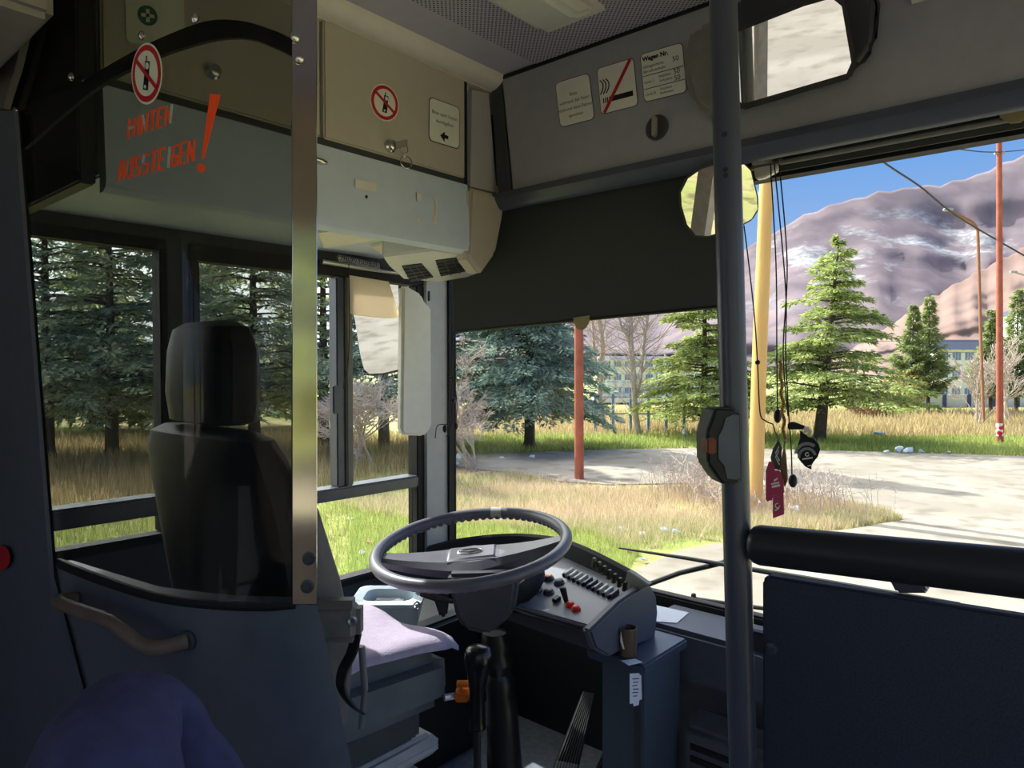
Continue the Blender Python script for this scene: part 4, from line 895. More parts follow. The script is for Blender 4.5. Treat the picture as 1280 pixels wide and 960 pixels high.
# ---- mountains
def mountain(name, ridge, d0, d1, mat, amp, base=484, seed=0):
    xs = np.linspace(ridge[0][0], ridge[-1][0], 150); ys = np.interp(xs, [p[0] for p in ridge], [p[1] for p in ridge])
    r = np.random.default_rng(seed); n = 70; V = []
    ph = r.uniform(0, 6.28, (16, 3)); fr = np.geomspace(.010, .16, 16)
    for j in range(n+1):
        t = j/n; d = d0+(d1-d0)*t
        for x, y in zip(xs, ys):
            rel = sum(math.sin(x*f*1.0+t*f*240+p[0])*math.sin(x*f*.63-t*f*170+p[1])/(1+f*55) for f, p in zip(fr, ph))
            dd = d+amp*rel*math.sin(math.pi*min(t*1.05, 1)); yy = base+(y-base)*t**.92+ (1.6*math.sin(x*.21)+1.2*math.sin(x*.53+1))*t
            V.append(tuple(at(x, yy, dd)))
    m = len(xs); Fq = np.array([(j*m+i, j*m+i+1, (j+1)*m+i+1, (j+1)*m+i) for j in range(n) for i in range(m-1)])
    # back face down to the ground so the range is a body
    V = np.array(V); k = len(V); back = V[-m:].copy(); back[:, 2] = -3; back[:, :2] *= 1.25; V = np.vstack([V, back])
    Fq = np.vstack([Fq, [(k-m+i, k-m+i+1, k+i+1, k+i) for i in range(m-1)]])
    o = np_mesh(name, V, Fq, mat); o.data.polygons.foreach_set('use_smooth', [True]*len(o.data.polygons)); return struct(o)
def mountain_mat(name, wood1, wood2, rock, rockscale, lo, hi, zlo, zhi):
    m, nt, N, L = nodes(name)
    o = N.new('ShaderNodeOutputMaterial'); b = N.new('ShaderNodeBsdfDiffuse'); L.new(b.outputs[0], o.inputs[0])
    tc = N.new('ShaderNodeTexCoord')
    n1 = N.new('ShaderNodeTexNoise'); n1.inputs['Scale'].default_value = .02; n1.inputs['Detail'].default_value = 10; L.new(tc.outputs['Object'], n1.inputs[0])
    c1 = N.new('ShaderNodeValToRGB'); c1.color_ramp.elements[0].position = .38; c1.color_ramp.elements[1].position = .62
    c1.color_ramp.elements[0].color = lin(wood1)+(1,); c1.color_ramp.elements[1].color = lin(wood2)+(1,); L.new(n1.outputs[0], c1.inputs[0])
    mp = N.new('ShaderNodeMapping'); mp.inputs['Rotation'].default_value = (0,.5,.3); mp.inputs['Scale'].default_value = (1,1,1.6); L.new(tc.outputs['Object'], mp.inputs[0])
    n2 = N.new('ShaderNodeTexNoise'); n2.inputs['Scale'].default_value = rockscale; n2.inputs['Detail'].default_value = 9; n2.inputs['Roughness'].default_value = .62; L.new(mp.outputs[0], n2.inputs[0])
    c2 = N.new('ShaderNodeValToRGB'); c2.color_ramp.elements[0].position = lo; c2.color_ramp.elements[1].position = hi; L.new(n2.outputs[0], c2.inputs[0])
    sx = N.new('ShaderNodeSeparateXYZ'); L.new(tc.outputs['Object'], sx.inputs[0])
    mr_ = N.new('ShaderNodeMapRange'); mr_.inputs[1].default_value = zlo; mr_.inputs[2].default_value = zhi; L.new(sx.outputs[2], mr_.inputs[0])
    c3 = N.new('ShaderNodeValToRGB'); e = c3.color_ramp.elements; e[0].color = (0,0,0,1); e[1].color = (0,0,0,1); e[1].position = 1
    for p, v in ((.25,1),(.7,1),(.9,.15)): q = e.new(p); q.color = (v,v,v,1)
    L.new(mr_.outputs[0], c3.inputs[0])
    ml = N.new('ShaderNodeMath'); ml.operation = 'MULTIPLY'; L.new(c2.outputs[0], ml.inputs[0]); L.new(c3.outputs[0], ml.inputs[1])
    n3 = N.new('ShaderNodeTexNoise'); n3.inputs['Scale'].default_value = .11; n3.inputs['Detail'].default_value = 8; L.new(mp.outputs[0], n3.inputs[0])
    c4 = N.new('ShaderNodeValToRGB'); c4.color_ramp.elements[0].position = .4; c4.color_ramp.elements[1].position = .6
    c4.color_ramp.elements[0].color = tuple(v*.6 for v in lin(rock))+(1,); c4.color_ramp.elements[1].color = lin(rock)+(1,); L.new(n3.outputs[0], c4.inputs[0])
    mx = N.new('ShaderNodeMixRGB'); L.new(ml.outputs[0], mx.inputs[0]); L.new(c1.outputs[0], mx.inputs[1]); L.new(c4.outputs[0], mx.inputs[2]); L.new(mx.outputs[0], b.inputs[0])
    return m
mountain('mountain', [(-600,440),(300,438),(560,425),(700,398),(760,392),(830,382),(900,330),(955,298),(985,281),(1010,266),(1060,250),(1110,238),(1140,234),(1165,232),(1200,226),(1240,211),(1280,193),(1400,150),(1700,140)], 620, 1100, mountain_mat('mountain_woods', (116,105,109), (136,122,124), (186,184,184), .010, .52, .62, 60, 270), 45, seed=3)
mountain('hill', [(900,476),(1020,458),(1060,440),(1130,396),(1165,372),(1200,352),(1240,330),(1280,310),(1400,262),(1700,250)], 380, 560, mountain_mat('hill_woods', (134,112,104), (150,128,118), (186,182,178), .012, .62, .7, 20, 130), 16, seed=8)

# ---- trees
m_bark = M('bark', (84,74,66), .95, var=.3, scale=14, bump=.8, bscale=20)
m_barkpale = M('pale_bark', (186,172,162), .95, var=.2, scale=14)
m_twig = M('dry_twig', (196,180,168), .95, var=.2)
def conifer(name, label, base, Ht, R, clear=.8, mat=None, trunk_r=.16, levels=26, per=11, droop=.35, rise=.25, spray=.24, dens=44, prof=None, lean=(0,0), group=None, seed=0):
    r = np.random.default_rng(seed); t = thing(name, label, 'tree', tuple(base), group)
    base = np.array(tuple(base)); b = MB()
    top = base+np.array([lean[0], lean[1], Ht])
    b.tube([Vector(base+(top-base)*s+np.array([0,0,-.1*(s == 0)])) for s in (0,.03,.3,.6,.97)], .1, 9, False, [trunk_r*1.5, trunk_r*1.05, trunk_r*.75, trunk_r*.45, .02]); b.build('trunk', m_bark, t)
    Q = []; S = []; br = MB()
    for lv in range(levels):
        f = lv/(levels-1); z = clear+(Ht-clear)*(f**.92)
        rad = R*(prof(f) if prof else (1-f)**.8*(.78+.22*math.sin(math.pi*min(1, f*3+.3))))+.10
        for k in range(max(4, int(per*(1-.45*f)))):
            a = r.uniform(0, 6.283); L = rad*r.uniform(.6, 1.12); dirv = np.array([math.cos(a), math.sin(a), 0]); lat = np.array([-dirv[1], dirv[0], 0])
            o = base+(top-base)*(z/Ht)+np.array([0,0,r.uniform(-.5,.5)*(Ht-clear)/levels])
            P = lambda s: o+dirv*L*s+np.array([0,0,L*(rise*s-droop*s*s)])
            if L > .6: br.tube([Vector(P(s)) for s in (0,.4,.8)], .02, 4, False, [.028,.018,.006])
            n = int(dens*2.6*max(L, .35)); s = r.uniform(.12, 1, n)**.75; side = r.uniform(-1, 1, n)
            pos = o+dirv*L*s[:,None]+lat*(side*(.34*L*(1.08-s)*1.2+.05))[:,None]; pos[:,2] += L*(rise*s-droop*s*s)-np.abs(side)*.10*L*(1-s)+r.normal(0, .03, n)
            d = dirv*r.uniform(.35,1,n)[:,None]+lat*(side*.9)[:,None]+np.stack([r.normal(0,.2,n), r.normal(0,.2,n), r.normal(-.12,.22,n)], 1)
            d /= np.linalg.norm(d, axis=1)[:,None]
            up = np.stack([r.normal(0,.45,n), r.normal(0,.45,n), np.ones(n)], 1); w = np.cross(d, up); w /= np.linalg.norm(w, axis=1)[:,None]
            ln = spray*r.uniform(.5, 1.2, n); wd = ln*r.uniform(.12,.22,n)
            ln = ln*.62; wd = wd*.62; q = np.stack([pos, pos+d*(ln*.5)[:,None]+w*wd[:,None], pos+d*ln[:,None]-np.array([0,0,.12])*ln[:,None], pos+d*(ln*.5)[:,None]-w*wd[:,None]], 1)
            Q.append(q); S.append(np.clip(r.normal(.45, .25, n), 0, 1))
    Q = np.concatenate(Q); S = np.concatenate(S); V = Q.reshape(-1, 3); Fq = np.arange(len(V)).reshape(-1, 4)
    np_mesh('foliage', V, Fq, mat, S, t); br.build('branches', m_bark, t); return t
m_spruce = leaf_mat('blue_spruce_needles', (116,140,128), (220,236,212), .5)
m_cedar = leaf_mat('cedar_needles', (122,142,80), (220,226,146), .5)
m_pine = leaf_mat('pine_needles', (150,162,126), (240,242,206), .58)
m_cyp = leaf_mat('cypress_foliage', (118,136,88), (196,204,138), .45)
conifer('blue_spruce', 'blue-green spruce with drooping boughs behind the thin red post', g(662,561), 8.6, 2.2, 1.0, m_spruce, .13, 36, 15, .42, .22, .25, 62, seed=1)
conifer('cedar', 'cedar hidden partly by the grab pole, left of the leaning yellow pole', g(880,546), 5.6, 2.35, .7, m_cedar, .13, 18, 12, .30, .22, .25, 56, seed=2)
conifer('cedar', 'broad layered cedar right of the hanging cords, before the mountain', g(1024,552), 5.5, 2.9, 1.0, m_cedar, .16, 15, 12, .30, .26, .26, 56, lean=(.35,.35), seed=3)
for i, (px, py, h, R, lb, sd) in enumerate(((1140,517,4.6,.9,'cypress left of the school, shorter of its pair',5),(1160,516,5.0,1.0,'cypress standing just before the school facade, taller of its pair',6),(1238,517,4.4,.8,'slim cypress between the lamp post and the red pole',7),(1270,516,5.3,1.3,'tall cypress right of the red pole with the striped band',8))):
    conifer('cypress', lb, g(px,py), h, R, .7, m_cyp, .08, 26, 10, .05, .55, .26, 50, prof=lambda f: (1-f)**.7*(.6+.5*math.sin(math.pi*min(1,f*1.6+.12))), seed=sd)
side = [(480,562,6.6,2.4,'pine with a dark trunk outside the front side window'),(405,560,7.4,2.2,'tall pine outside the sliding pane next to the partition edge'),(560,553,7.0,2.0,'pine behind the bare bush at the corner pillar'),
        (318,570,7.2,2.4,'dense pine behind the headrest, seen through the smoked glass'),(225,569,7.5,2.5,'pine behind the window post, seen through the smoked glass'),(140,572,7.2,2.4,'pine above the taped lettering side, seen through the smoked glass'),(60,574,7.5,2.4,'pine nearest the partition seam, seen through the smoked glass')]
for i, (px, py, h, R, lb) in enumerate(side): conifer('pine', lb, g(px,py), h, R, 1.2, m_pine if i % 2 else m_spruce, .14, 24, 10, .36, .25, .30, 26, seed=20+i)
for i, (px, py, h) in enumerate(((270,538,6.0),(120,540,6.0))):
    conifer('pine', 'pine in the dark back row of the grove beyond the side window', g(px,py), h, 3.2, .6, m_cyp, .2, 22, 11, .3, .2, .5, 20, group='back row of the pine grove', seed=40+i)
for i, (x, y) in enumerate(((8.5,-10),(13,-14),(11,-4.2),(15,-.5),(9,-18))):
    conifer('pine', 'pine standing off the door side, seen only as a reflection', (x,y,0), 7, 2.8, .8, m_cedar, .2, 18, 11, .3, .2, .45, 20, group='pines off the door side', seed=60+i)
# bare trees and shrubs
def bare(name, label, base, Ht, r0, mat, spread=.5, depth=5, kids=3, seed=0, lean=0, cat='tree', stems=1, thin=.0035, group=None):
    r = random.Random(seed); b = MB(); base = Vector(base)
    def go(p, d, L, rad, n):
        q = p+d*L*.5+Vector((r.uniform(-1,1), r.uniform(-1,1), r.uniform(-.3,.6)))*L*.06; e = q+(d+Vector((r.uniform(-.2,.2), r.uniform(-.2,.2), .1))).normalized()*L*.5
        b.tube([p, q, e], rad, 4 if n < depth else 7, False, [rad, rad*.85, max(rad*.7, thin*.6)])
        if n == 0: return
        for k in range(kids+(n < 3)):
            s = r.uniform(.35, 1); st = p.lerp(q, s*2) if s < .5 else q.lerp(e, s*2-1)
            nd = (d+Vector((r.gauss(0,1), r.gauss(0,1), r.gauss(.1,.5)))*spread).normalized(); go(st, nd, L*r.uniform(.5,.72), max(rad*.55, thin), n-1)
    for k in range(stems):
        d = Vector((lean*RT.x+r.gauss(0,.25)*(stems > 1), lean*RT.y+r.gauss(0,.25)*(stems > 1), 1)).normalized()
        go(base+Vector((r.gauss(0,.15), r.gauss(0,.15), -.05))*(stems > 1), d, Ht*.45*r.uniform(.8,1.1), r0, depth)
    t = thing(name, label, cat, tuple(base), group); b.build('trunk' if stems == 1 else 'stems', mat, t); return t
def forked(label, px, py, forks, seed):
    bs = g(px, py); t = thing('bare_tree', label, 'tree', tuple(bs)); d = (bs-EYE).dot(FW); b = MB(); r = random.Random(seed)
    for pts, r0 in forks:
        P = smooth_path([at(x, y, d) for x, y in pts], 4); b.tube(P, r0, 8, False, [r0*(1-.6*i/len(P)) for i in range(len(P))])
    b.build('trunk', m_barkpale, t); b = MB()
    for pts, r0 in forks:
        P = smooth_path([at(x, y, d) for x, y in pts], 6)
        for i in range(4, len(P)-1):
            for _ in range(2):
                p = P[i]; dv = Vector((r.gauss(0,.6), r.gauss(0,.6), r.uniform(.3,.9))).normalized(); L = r.uniform(.5,1.5)
                q = p+dv*L*.5; e = q+(dv+Vector((r.gauss(0,.3),r.gauss(0,.3),.2))).normalized()*L*.5; b.tube([p,q,e], .01, 4, False, [.018,.012,.005])
                for s in range(4):
                    f = q.lerp(e, s/4); h = f+(dv+Vector((r.gauss(0,.6),r.gauss(0,.6),r.gauss(.2,.3)))).normalized()*r.uniform(.25,.6); b.tube([f, h], .005, 3, False, [.007,.003])
    b.build('twigs', m_twig, t)
forked('bare tree with slim double trunk just right of the thin red post', 758, 542, [([(758,542),(750,510),(751,470),(753,430),(748,390),(744,340),(735,250)], .10), ([(750,480),(744,450),(741,410),(738,370),(730,290)], .06)], 1)
forked('bare forked tree standing before the cream building', 797, 545, [([(799,545),(794,515),(792,470),(789,430),(788,390),(784,330),(770,240)], .10), ([(794,498),(800,480),(804,440),(808,410),(812,380),(822,300)], .05), ([(790,440),(784,420),(776,405),(768,350)], .05)], 2)
bare('bare_bush', 'tangled bare bush with pale twigs before the blue-green spruce', g(598,588), 3.0, .024, m_twig, .75, 5, 3, 3, -.35, 'bush', 6)
bare('bare_bush', 'leafless shrub at the foot of the lamp post', g(1222,531), 3.0, .035, m_barkpale, .35, 4, 3, 4, 0, 'bush', 6, .008)
bare('bare_bush', 'leafless shrub reaching up behind the pole with the striped band', g(1262,528), 3.8, .04, m_twig, .35, 4, 3, 5, 0, 'bush', 4, .008)
bare('bare_bush', 'bare branchy undergrowth outside the front side window', g(455,585), 2.6, .03, m_twig, .75, 4, 4, 6, 0, 'bush', 5, .006)
bare('bare_bush', 'low bare bush beyond the pillar blind outside', g(525,588), 2.2, .03, m_twig, .75, 4, 3, 9, 0, 'bush', 4, .006)
def leafbush(label, base, R, h, mat, n, sd, sz):
    r = np.random.default_rng(sd); base = np.array(tuple(base)); v = r.normal(0,1,(n,3)); v /= np.linalg.norm(v,axis=1)[:,None]; rad = r.uniform(.3,1,n)**.5
    pos = base+np.array([0,0,h*.55])+v*rad[:,None]*np.array([R,R,h*.5]); d = r.normal(0,1,(n,3)); d /= np.linalg.norm(d,axis=1)[:,None]; w = np.cross(d, r.normal(0,1,(n,3))); w /= np.linalg.norm(w,axis=1)[:,None]
    q = np.stack([pos, pos+d*sz*.5+w*sz*.35, pos+d*sz, pos+d*sz*.5-w*sz*.35], 1); t = thing('bush', label, 'bush', tuple(base))
    np_mesh('leaves', q.reshape(-1,3), np.arange(n*4).reshape(-1,4), mat, np.clip(r.normal(.5,.25,n),0,1), t)
    b = MB(); rr = random.Random(sd)
    for i in range(6): b.tube([Vector(base), Vector(base)+Vector((rr.gauss(0,.3)*R, rr.gauss(0,.3)*R, h*.7))], .03, 5)
    b.build('stems', m_bark, t)
leafbush('pale yellow blossoming bush below the cypresses', g(1128,517), 1.0, 1.9, leaf_mat('yellow_leaves', (170,160,90), (226,214,150), .3), 2600, 3, .12)
leafbush('low reddish dry bush at the edge beyond the broad cedar', g(1088,522), .9, .8, leaf_mat('red_dry_leaves', (126,92,72), (176,140,112), .3), 1500, 4, .12)

# ---- grass as one uncountable mass each
def inside(P, poly):
    x, y = P[:,0], P[:,1]; c = np.zeros(len(P), bool); n = len(poly)
    for i in range(n):
        (x1, y1), (x2, y2) = poly[i], poly[i-1]; k = ((y1 > y) != (y2 > y)); c ^= k & (x < (x2-x1)*(y-y1)/(y2-y1+1e-12)+x1)
    return c
def grass(name, polys_px, n, hmin, hmax, wd, mat, seed, lean=.5, patch=None):
    r = np.random.default_rng(seed); P = []
    for pl in polys_px:
        W_ = np.array([tuple(g(*p)[:2]) for p in pl]); lo, hi = W_.min(0), W_.max(0); got = np.zeros((0,2)); k = 0
        while len(got) < n and k < 60:
            c = r.uniform(lo, hi, (n*2, 2)); c = c[inside(c, [tuple(w) for w in W_])]; d = np.linalg.norm(c, axis=1); c = c[r.uniform(0,1,len(c)) < np.clip(9/d, .15, 1)**1.2]
            if patch: f = np.sin(c[:,0]*patch[0]+1)*np.sin(c[:,1]*patch[1]+2)+.6*np.sin(c[:,0]*2.3-c[:,1]*1.7); c = c[f+r.normal(0,.4,len(c)) > patch[2]]
            got = np.vstack([got, c]); k += 1
        P.append(got[:n])
    P = np.vstack(P); m = len(P); h = r.uniform(hmin, hmax, m)*r.uniform(.5,1,m); a = r.uniform(0,6.283,m); l = r.uniform(0,lean,m)*h; la = r.uniform(0,6.283,m)
    dist = np.linalg.norm(P,axis=1); w = wd*np.clip(dist/9,.8,3)
    z0 = np.full(m, -.02); b0 = np.stack([P[:,0]-np.cos(a)*w, P[:,1]-np.sin(a)*w, z0],1); b1 = np.stack([P[:,0]+np.cos(a)*w, P[:,1]+np.sin(a)*w, z0],1); tp = np.stack([P[:,0]+np.cos(la)*l, P[:,1]+np.sin(la)*l, h],1)
    V = np.stack([b0,b1,tp],1).reshape(-1,3); o = np_mesh(name, V, np.arange(m*3).reshape(-1,3), mat, np.clip(r.normal(.5,.25,m),0,1)); o['kind'] = 'stuff'; return o
m_dry = leaf_mat('dry_grass_blades', (192,168,132), (240,224,196), .42)
m_dull = leaf_mat('dull_grass_blades', (158,138,104), (214,196,150), .4)
m_grn = leaf_mat('green_grass_blades', (132,154,76), (206,212,134), .45)
nearstrip = [(560,600),(640,594),(700,605),(760,609),(880,607),(960,614),(1040,626),(1112,642),(1128,650),(1060,662),(950,670),(850,686),(790,694),(740,668),(560,655),(440,640),(380,620),(470,598)]
grass('dry_grass', [nearstrip], 52000, .06, .22, .005, m_dry, 1, .8, (.9,.8,-.35))
grass('bright_grass', [[(440,640),(560,655),(740,668),(800,690),(785,718),(760,770),(430,800)]], 30000, .05, .16, .005, m_grn, 9, .6)
grass('green_grass', [nearstrip], 36000, .05, .15, .005, m_grn, 2, .6, (.5,.6,.05))
grass('verge_grass', [[(560,570),(600,568),(750,562),(900,560),(1100,565),(1300,571),(1300,548),(900,545),(560,545)]], 26000, .08, .22, .008, m_grn, 3)
grass('tall_dry_grass', [[(560,548),(900,546),(1300,549),(1300,515),(900,515),(560,515)]], 24000, .12, .45, .008, m_dull, 4)
grass('lawn_grass', [[(-300,650),(200,634),(440,608),(470,800),(200,900),(-300,900)]], 30000, .06, .24, .006, m_grn, 5)
grass('grove_grass', [[(-300,650),(200,634),(440,608),(470,598),(560,590),(545,574),(560,545),(-300,548)]], 30000, .12, .45, .008, m_dull, 6)
def weed(label, px, py, n, R, h, sd):
    bs = g(px,py); r = random.Random(sd); b = MB()
    for i in range(n):
        p = Vector((bs.x+r.gauss(0,R*.5), bs.y+r.gauss(0,R*.5), -.02)); q = p+Vector((r.gauss(0,.12), r.gauss(0,.12), h*r.uniform(.4,1))); b.tube([p, p.lerp(q,.6)+Vector((r.gauss(0,.02),r.gauss(0,.02),0)), q], .004, 3, False, [.005,.004,.003])
        for k in range(4):
            s = p.lerp(q, r.uniform(.4,1)); b.tube([s, s+Vector((r.gauss(0,.1), r.gauss(0,.1), r.uniform(.02,.14)))], .003, 3, False, [.0035,.002])
    tag(b.build('dry_weed', m_twig, smooth=False), label, 'weed')
weed('tall clump of dry brown weeds beside the road before the leaning cedar', 872, 622, 130, .7, .75, 1)
weed('dry weed clump behind the crimson cards at the road edge', 1000, 634, 130, .8, .6, 2)
weed('short dry weed clump by the foot of the yellow pole', 920, 640, 80, .5, .45, 3)
# ---- poles, lamps, wires
m_rust = M('rust_red_pole', (176,96,72), .8, var=.2, scale=6, bump=.4)
m_yel = M('yellow_pole', (236,186,112), .75, var=.12, scale=5, stretch=(1,1,.2))
m_wire = M('cable', (62,62,66), .6)
bp_ = g(724,600); d_ = (bp_-EYE).dot(FW)
tag(MB().tube([bp_-Vector((0,0,.1)), at(723.5,402,d_), at(723,150,d_)], .08, 14, False, [.085,.08,.07]).build('red_post', m_rust), 'thin rust red post standing in the dry grass below the blind tab', 'post')
bp_ = g(943,638); d_ = (bp_-EYE).dot(FW)
tag(MB().tube([bp_-Vector((0,0,.1)), at(950,430,d_), at(958,230,d_), at(965,20,d_)], .1, 18, False, [.108,.102,.094,.088]).build('yellow_pole', m_yel), 'leaning yellow utility pole behind the hanging cords', 'pole')
bp_ = g(1250,556); d1_ = (bp_-EYE).dot(FW); t = thing('red_pole', 'tall rust red utility pole with a striped band near its foot', 'pole', tuple(bp_))
MB().tube([bp_-Vector((0,0,.1)), at(1249.5,400,d1_), at(1249,176,d1_)], .08, 14, False, [.085,.078,.062]).build('shaft', m_rust, t)
m_stripe = two_tone('red_white_tape', (210,50,50), (236,230,226), 9, .49, .51, .7, 0)
MB().tube([at(1250,545,d1_), at(1250,529,d1_)], .091, 14).build('striped_band', m_stripe, t)
MB().tube([at(1243,192,d1_), at(1256,191,d1_)], .03, 8).build('insulator_arm', m_barkpale, t)
bp_ = g(1230,533); d2_ = (bp_-EYE).dot(FW); t = thing('street_lamp', 'slim brown street lamp post with curved arm before the school', 'lamp post', tuple(bp_))
MB().tube(smooth_path([bp_-Vector((0,0,.1)), at(1226,420,d2_), at(1222.5,300,d2_), at(1221,286,d2_), at(1214,277,d2_), at(1200,270,d2_), at(1188,264,d2_)], 4), .05, 10, False).build('post', M('brown_post', (160,110,82), .7), t)
c = at(1185,262,d2_); MB().hull([c+RT*x*.16+Vector((0,0,z))+FW*y for x in (-1,1.1) for y in (-.08,.08) for z in (-.05,.05)], .03, 3).build('lamp_head', m_pillar, t)
d3_ = 50; b3 = at(1292,500,d3_); b3.z = -3; t = thing('street_lamp', 'distant street lamp head reaching in above the far cypress', 'lamp post', tuple(b3))
MB().tube(smooth_path([b3, at(1292,360,d3_), at(1290,348,d3_), at(1280,344,d3_), at(1270,341,d3_)], 4), .06, 8).build('post', m_barkpale, t)
c = at(1267,340,d3_); MB().hull([c+RT*x*.25+Vector((0,0,z))+FW*y for x in (-1,1) for y in (-.1,.1) for z in (-.07,.07)], .03, 2).build('lamp_head', m_pillar, t)
def wire(label, pts, r): 
    P = smooth_path([at(*p) for p in pts], 6); tag(MB().tube(P, r, 6).build('overhead_wire', m_wire), label, 'wire')
wire('thick overhead cable running down past the street lamp head', [(1020,140,19),(1105,203,20.5),(1150,233,21.5),(1185,262,22.5),(1222,286,d2_-.3),(1290,325,25)], .028)
wire('thin overhead wire crossing near the top of the red pole', [(1120,176,16),(1195,186,17.5),(1249,190,d1_-.08),(1330,182,21)], .014)
wire('upper of two faint wires crossing before the cypresses', [(1040,428,34),(1150,426,36),(1330,428,38)], .012)
wire('lower of two faint wires crossing before the cypresses', [(1040,440,34),(1150,440,36),(1330,442,38)], .012)
# ---- buildings, walls, fence
m_cwall = M('cream_plaster', (246,238,214), .9, var=.04, scale=2); m_wwall = M('white_plaster', (226,226,224), .9, var=.03); m_roof = M('slate_roof', (92,96,112), .8); m_pane = M('window_pane', (120,136,160), .2)
def building(name, label, px0, px1, dep, ytop, zb, cols, rows, wallm, roof, skew=0):
    o = at((px0+px1)/2, 458, dep); o.z = zb; t = thing(name, label, 'building', tuple(o))
    a, c_ = at(px0, ytop, dep), at(px1, ytop, dep+skew); u = (c_-a); u.z = 0; Wd_ = u.length; u.normalize(); n = Vector((u.y,-u.x,0)); top = a.z
    f = lambda x, z, y=0: Vector((a.x,a.y,0))+u*x*Wd_+n*y+Vector((0,0,z))
    MB().hull([f(x,z,y) for x in (0,1) for z in (zb,top) for y in (0,-3)]).build('walls', wallm, t)
    r_ = MB(); r_.hull([f(x,top,y) for x in (-.02,1.02) for y in (.5,-3.5)]+[f(x,top+roof,y) for x in (.0,1.0) for y in (-1,-2)]); r_.build('roof', m_roof, t)
    hh = (top-zb)/rows
    for i in range(rows):
        for j in range(cols):
            x0, x1 = (j+.16)/cols, (j+.84)/cols; z0, z1 = zb+hh*(i+.36), zb+hh*(i+.88)
            w_ = MB().hull([f(x,z,y) for x in (x0,x1) for z in (z0,z1) for y in (.06,-.02)]).build('window', m_wwall, t)
            b = MB(); k = 3
            for q in range(k): p0 = x0+(x1-x0)*(q+.08)/k; p1 = x0+(x1-x0)*(q+.92)/k; b.hull([f(x,z,y) for x in (p0,p1) for z in (z0+.1*hh*.5,z1-.05*hh) for y in (.08,.05)])
            b.build('window_pane', m_pane, w_)
    return t, f
t, f = building('school', 'cream and white school building with dark hipped roof behind the cypresses', 1172, 1330, 97, 437, -3, 10, 3, m_cwall, 1.4)
b = MB()
for j in range(11): b.hull([f((j+s)/10, z, y) for s in (-.08,.08) for z in (-3, 4.3) for y in (.10,-.02)])
b.build('pilasters', m_wwall, t)
building('apartment_building', 'long cream apartment building behind the bare forked tree', 752, 905, 110, 449, -3, 12, 3, m_cwall, .5, 6)
building('house', 'white gabled house edge far beyond the tall cypress', 1276, 1330, 70, 393, -3, 4, 3, m_wwall, .5)
def lowwall(name, label, pA_, pB_, hgt, th, mat, posts, pm, pw=.06, ph=None):
    a, c_ = g(*pA_), g(*pB_); t = thing(name, label, 'wall' if name != 'fence' else 'fence', tuple((a+c_)/2)); u = (c_-a).normalized(); n = Vector((u.y,-u.x,0))
    if th: MB().hull([p+n*s*th+Vector((0,0,z)) for p in (a,c_) for s in (-1,1) for z in (-.05,hgt)]).build('panel', mat, t)
    else:
        b = MB()
        for z in (hgt*.95, hgt*.5): b.tube([a+Vector((0,0,z)), c_+Vector((0,0,z))], .025, 6)
        b.build('rails', mat, t)
    for i in range(posts): p = a.lerp(c_, i/(posts-1)); MB().hull([p+u*sx*pw+n*sy*pw+Vector((0,0,z)) for sx in (-1,1) for sy in (-1,1) for z in (-.05,ph or hgt)]).build('post', pm, t)
lowwall('boundary_wall', 'low white boundary wall with dark posts below the school', (1085,510), (1330,508), .62, .06, M('grey_white_wall', (206,204,204), .9), 9, M('navy_post', (70,78,112), .7), .10, .66)
m_blue = M('blue_paint', (104,136,190), .6)
lowwall('fence', 'blue metal fence behind the bare trees', (744,540), (900,541), 1.15, 0, m_blue, 8, m_blue, .04, 1.2)
o = at(790,500,40); o.z = 0; t = thing('shelter', 'low white roofed shelter on blue posts behind the blue fence', 'shelter', tuple(o))
a, c_ = at(745,503,38), at(830,503,38); n = FW*2; MB().hull([p+n*s+Vector((0,0,z)) for p in (a,c_) for s in (0,1) for z in (0,.25)]).build('roof', m_wwall, t)
for i in range(5): p = a.lerp(c_, i/4); MB().hull([Vector((p.x+sx*.05,p.y+sy*.05,z)) for sx in (-1,1) for sy in (-1,1) for z in (-.2,p.z)]).build('post', m_blue, t)
b = MB()
for z in (.5,.8,1.1): b.tube([a+Vector((0,0,z)), c_+Vector((0,0,z))], .02, 5)
b.build('railing', m_blue, t)
# ---- litter
m_lit = [M('pale_plastic', (232,234,238), .5), M('pale_blue_plastic', (170,196,224), .5), M('reddish_plastic', (206,140,120), .6)]
rl = random.Random(4)
lit = [(573,573,0,.16),(628,573,0,.10),(665,572,0,.09),(855,546,0,.22),(800,668,0,.06),(830,664,1,.10),(845,667,1,.07),(776,662,1,.06),(1000,641,0,.11),(788,692,2,.06),(806,702,1,.05),(1097,546,1,.22),(1122,565,0,.18),(1135,566,0,.14),(1150,566,0,.10),(1108,566,0,.10),(1186,567,0,.12),(432,566,0,.15),(520,572,2,.16),(452,692,0,.05),(460,678,2,.06),(438,650,0,.05),(706,602,2,.05),(640,640,0,.05),(884,615,0,.09),(165,560,1,.16),(180,632,0,.08),(165,545,0,.12)]
for x, y, k, s in lit:
    c = g(x, y, .02); b = MB(); b.hull([c+Vector((rl.gauss(0,s*.5), rl.gauss(0,s*.5), abs(rl.gauss(0,s*.4)))) for _ in range(12)], s*.06)
    tag(b.build('litter_scrap', m_lit[k], smooth=False), ('small white scrap of litter lying on the ground','small pale blue scrap of litter lying on the ground','small reddish scrap of litter lying on the ground')[k], 'litter', ('white','pale blue','reddish')[k]+' litter on the ground')
t = tag(MB().hull([g(565,584)+Vector((rl.gauss(0,.13), rl.gauss(0,.13), abs(rl.gauss(0,.08)))) for _ in range(16)], .01).build('plastic_bag', m_lit[1]), 'crumpled pale blue bag on the verge beside the corner pillar', 'bag')

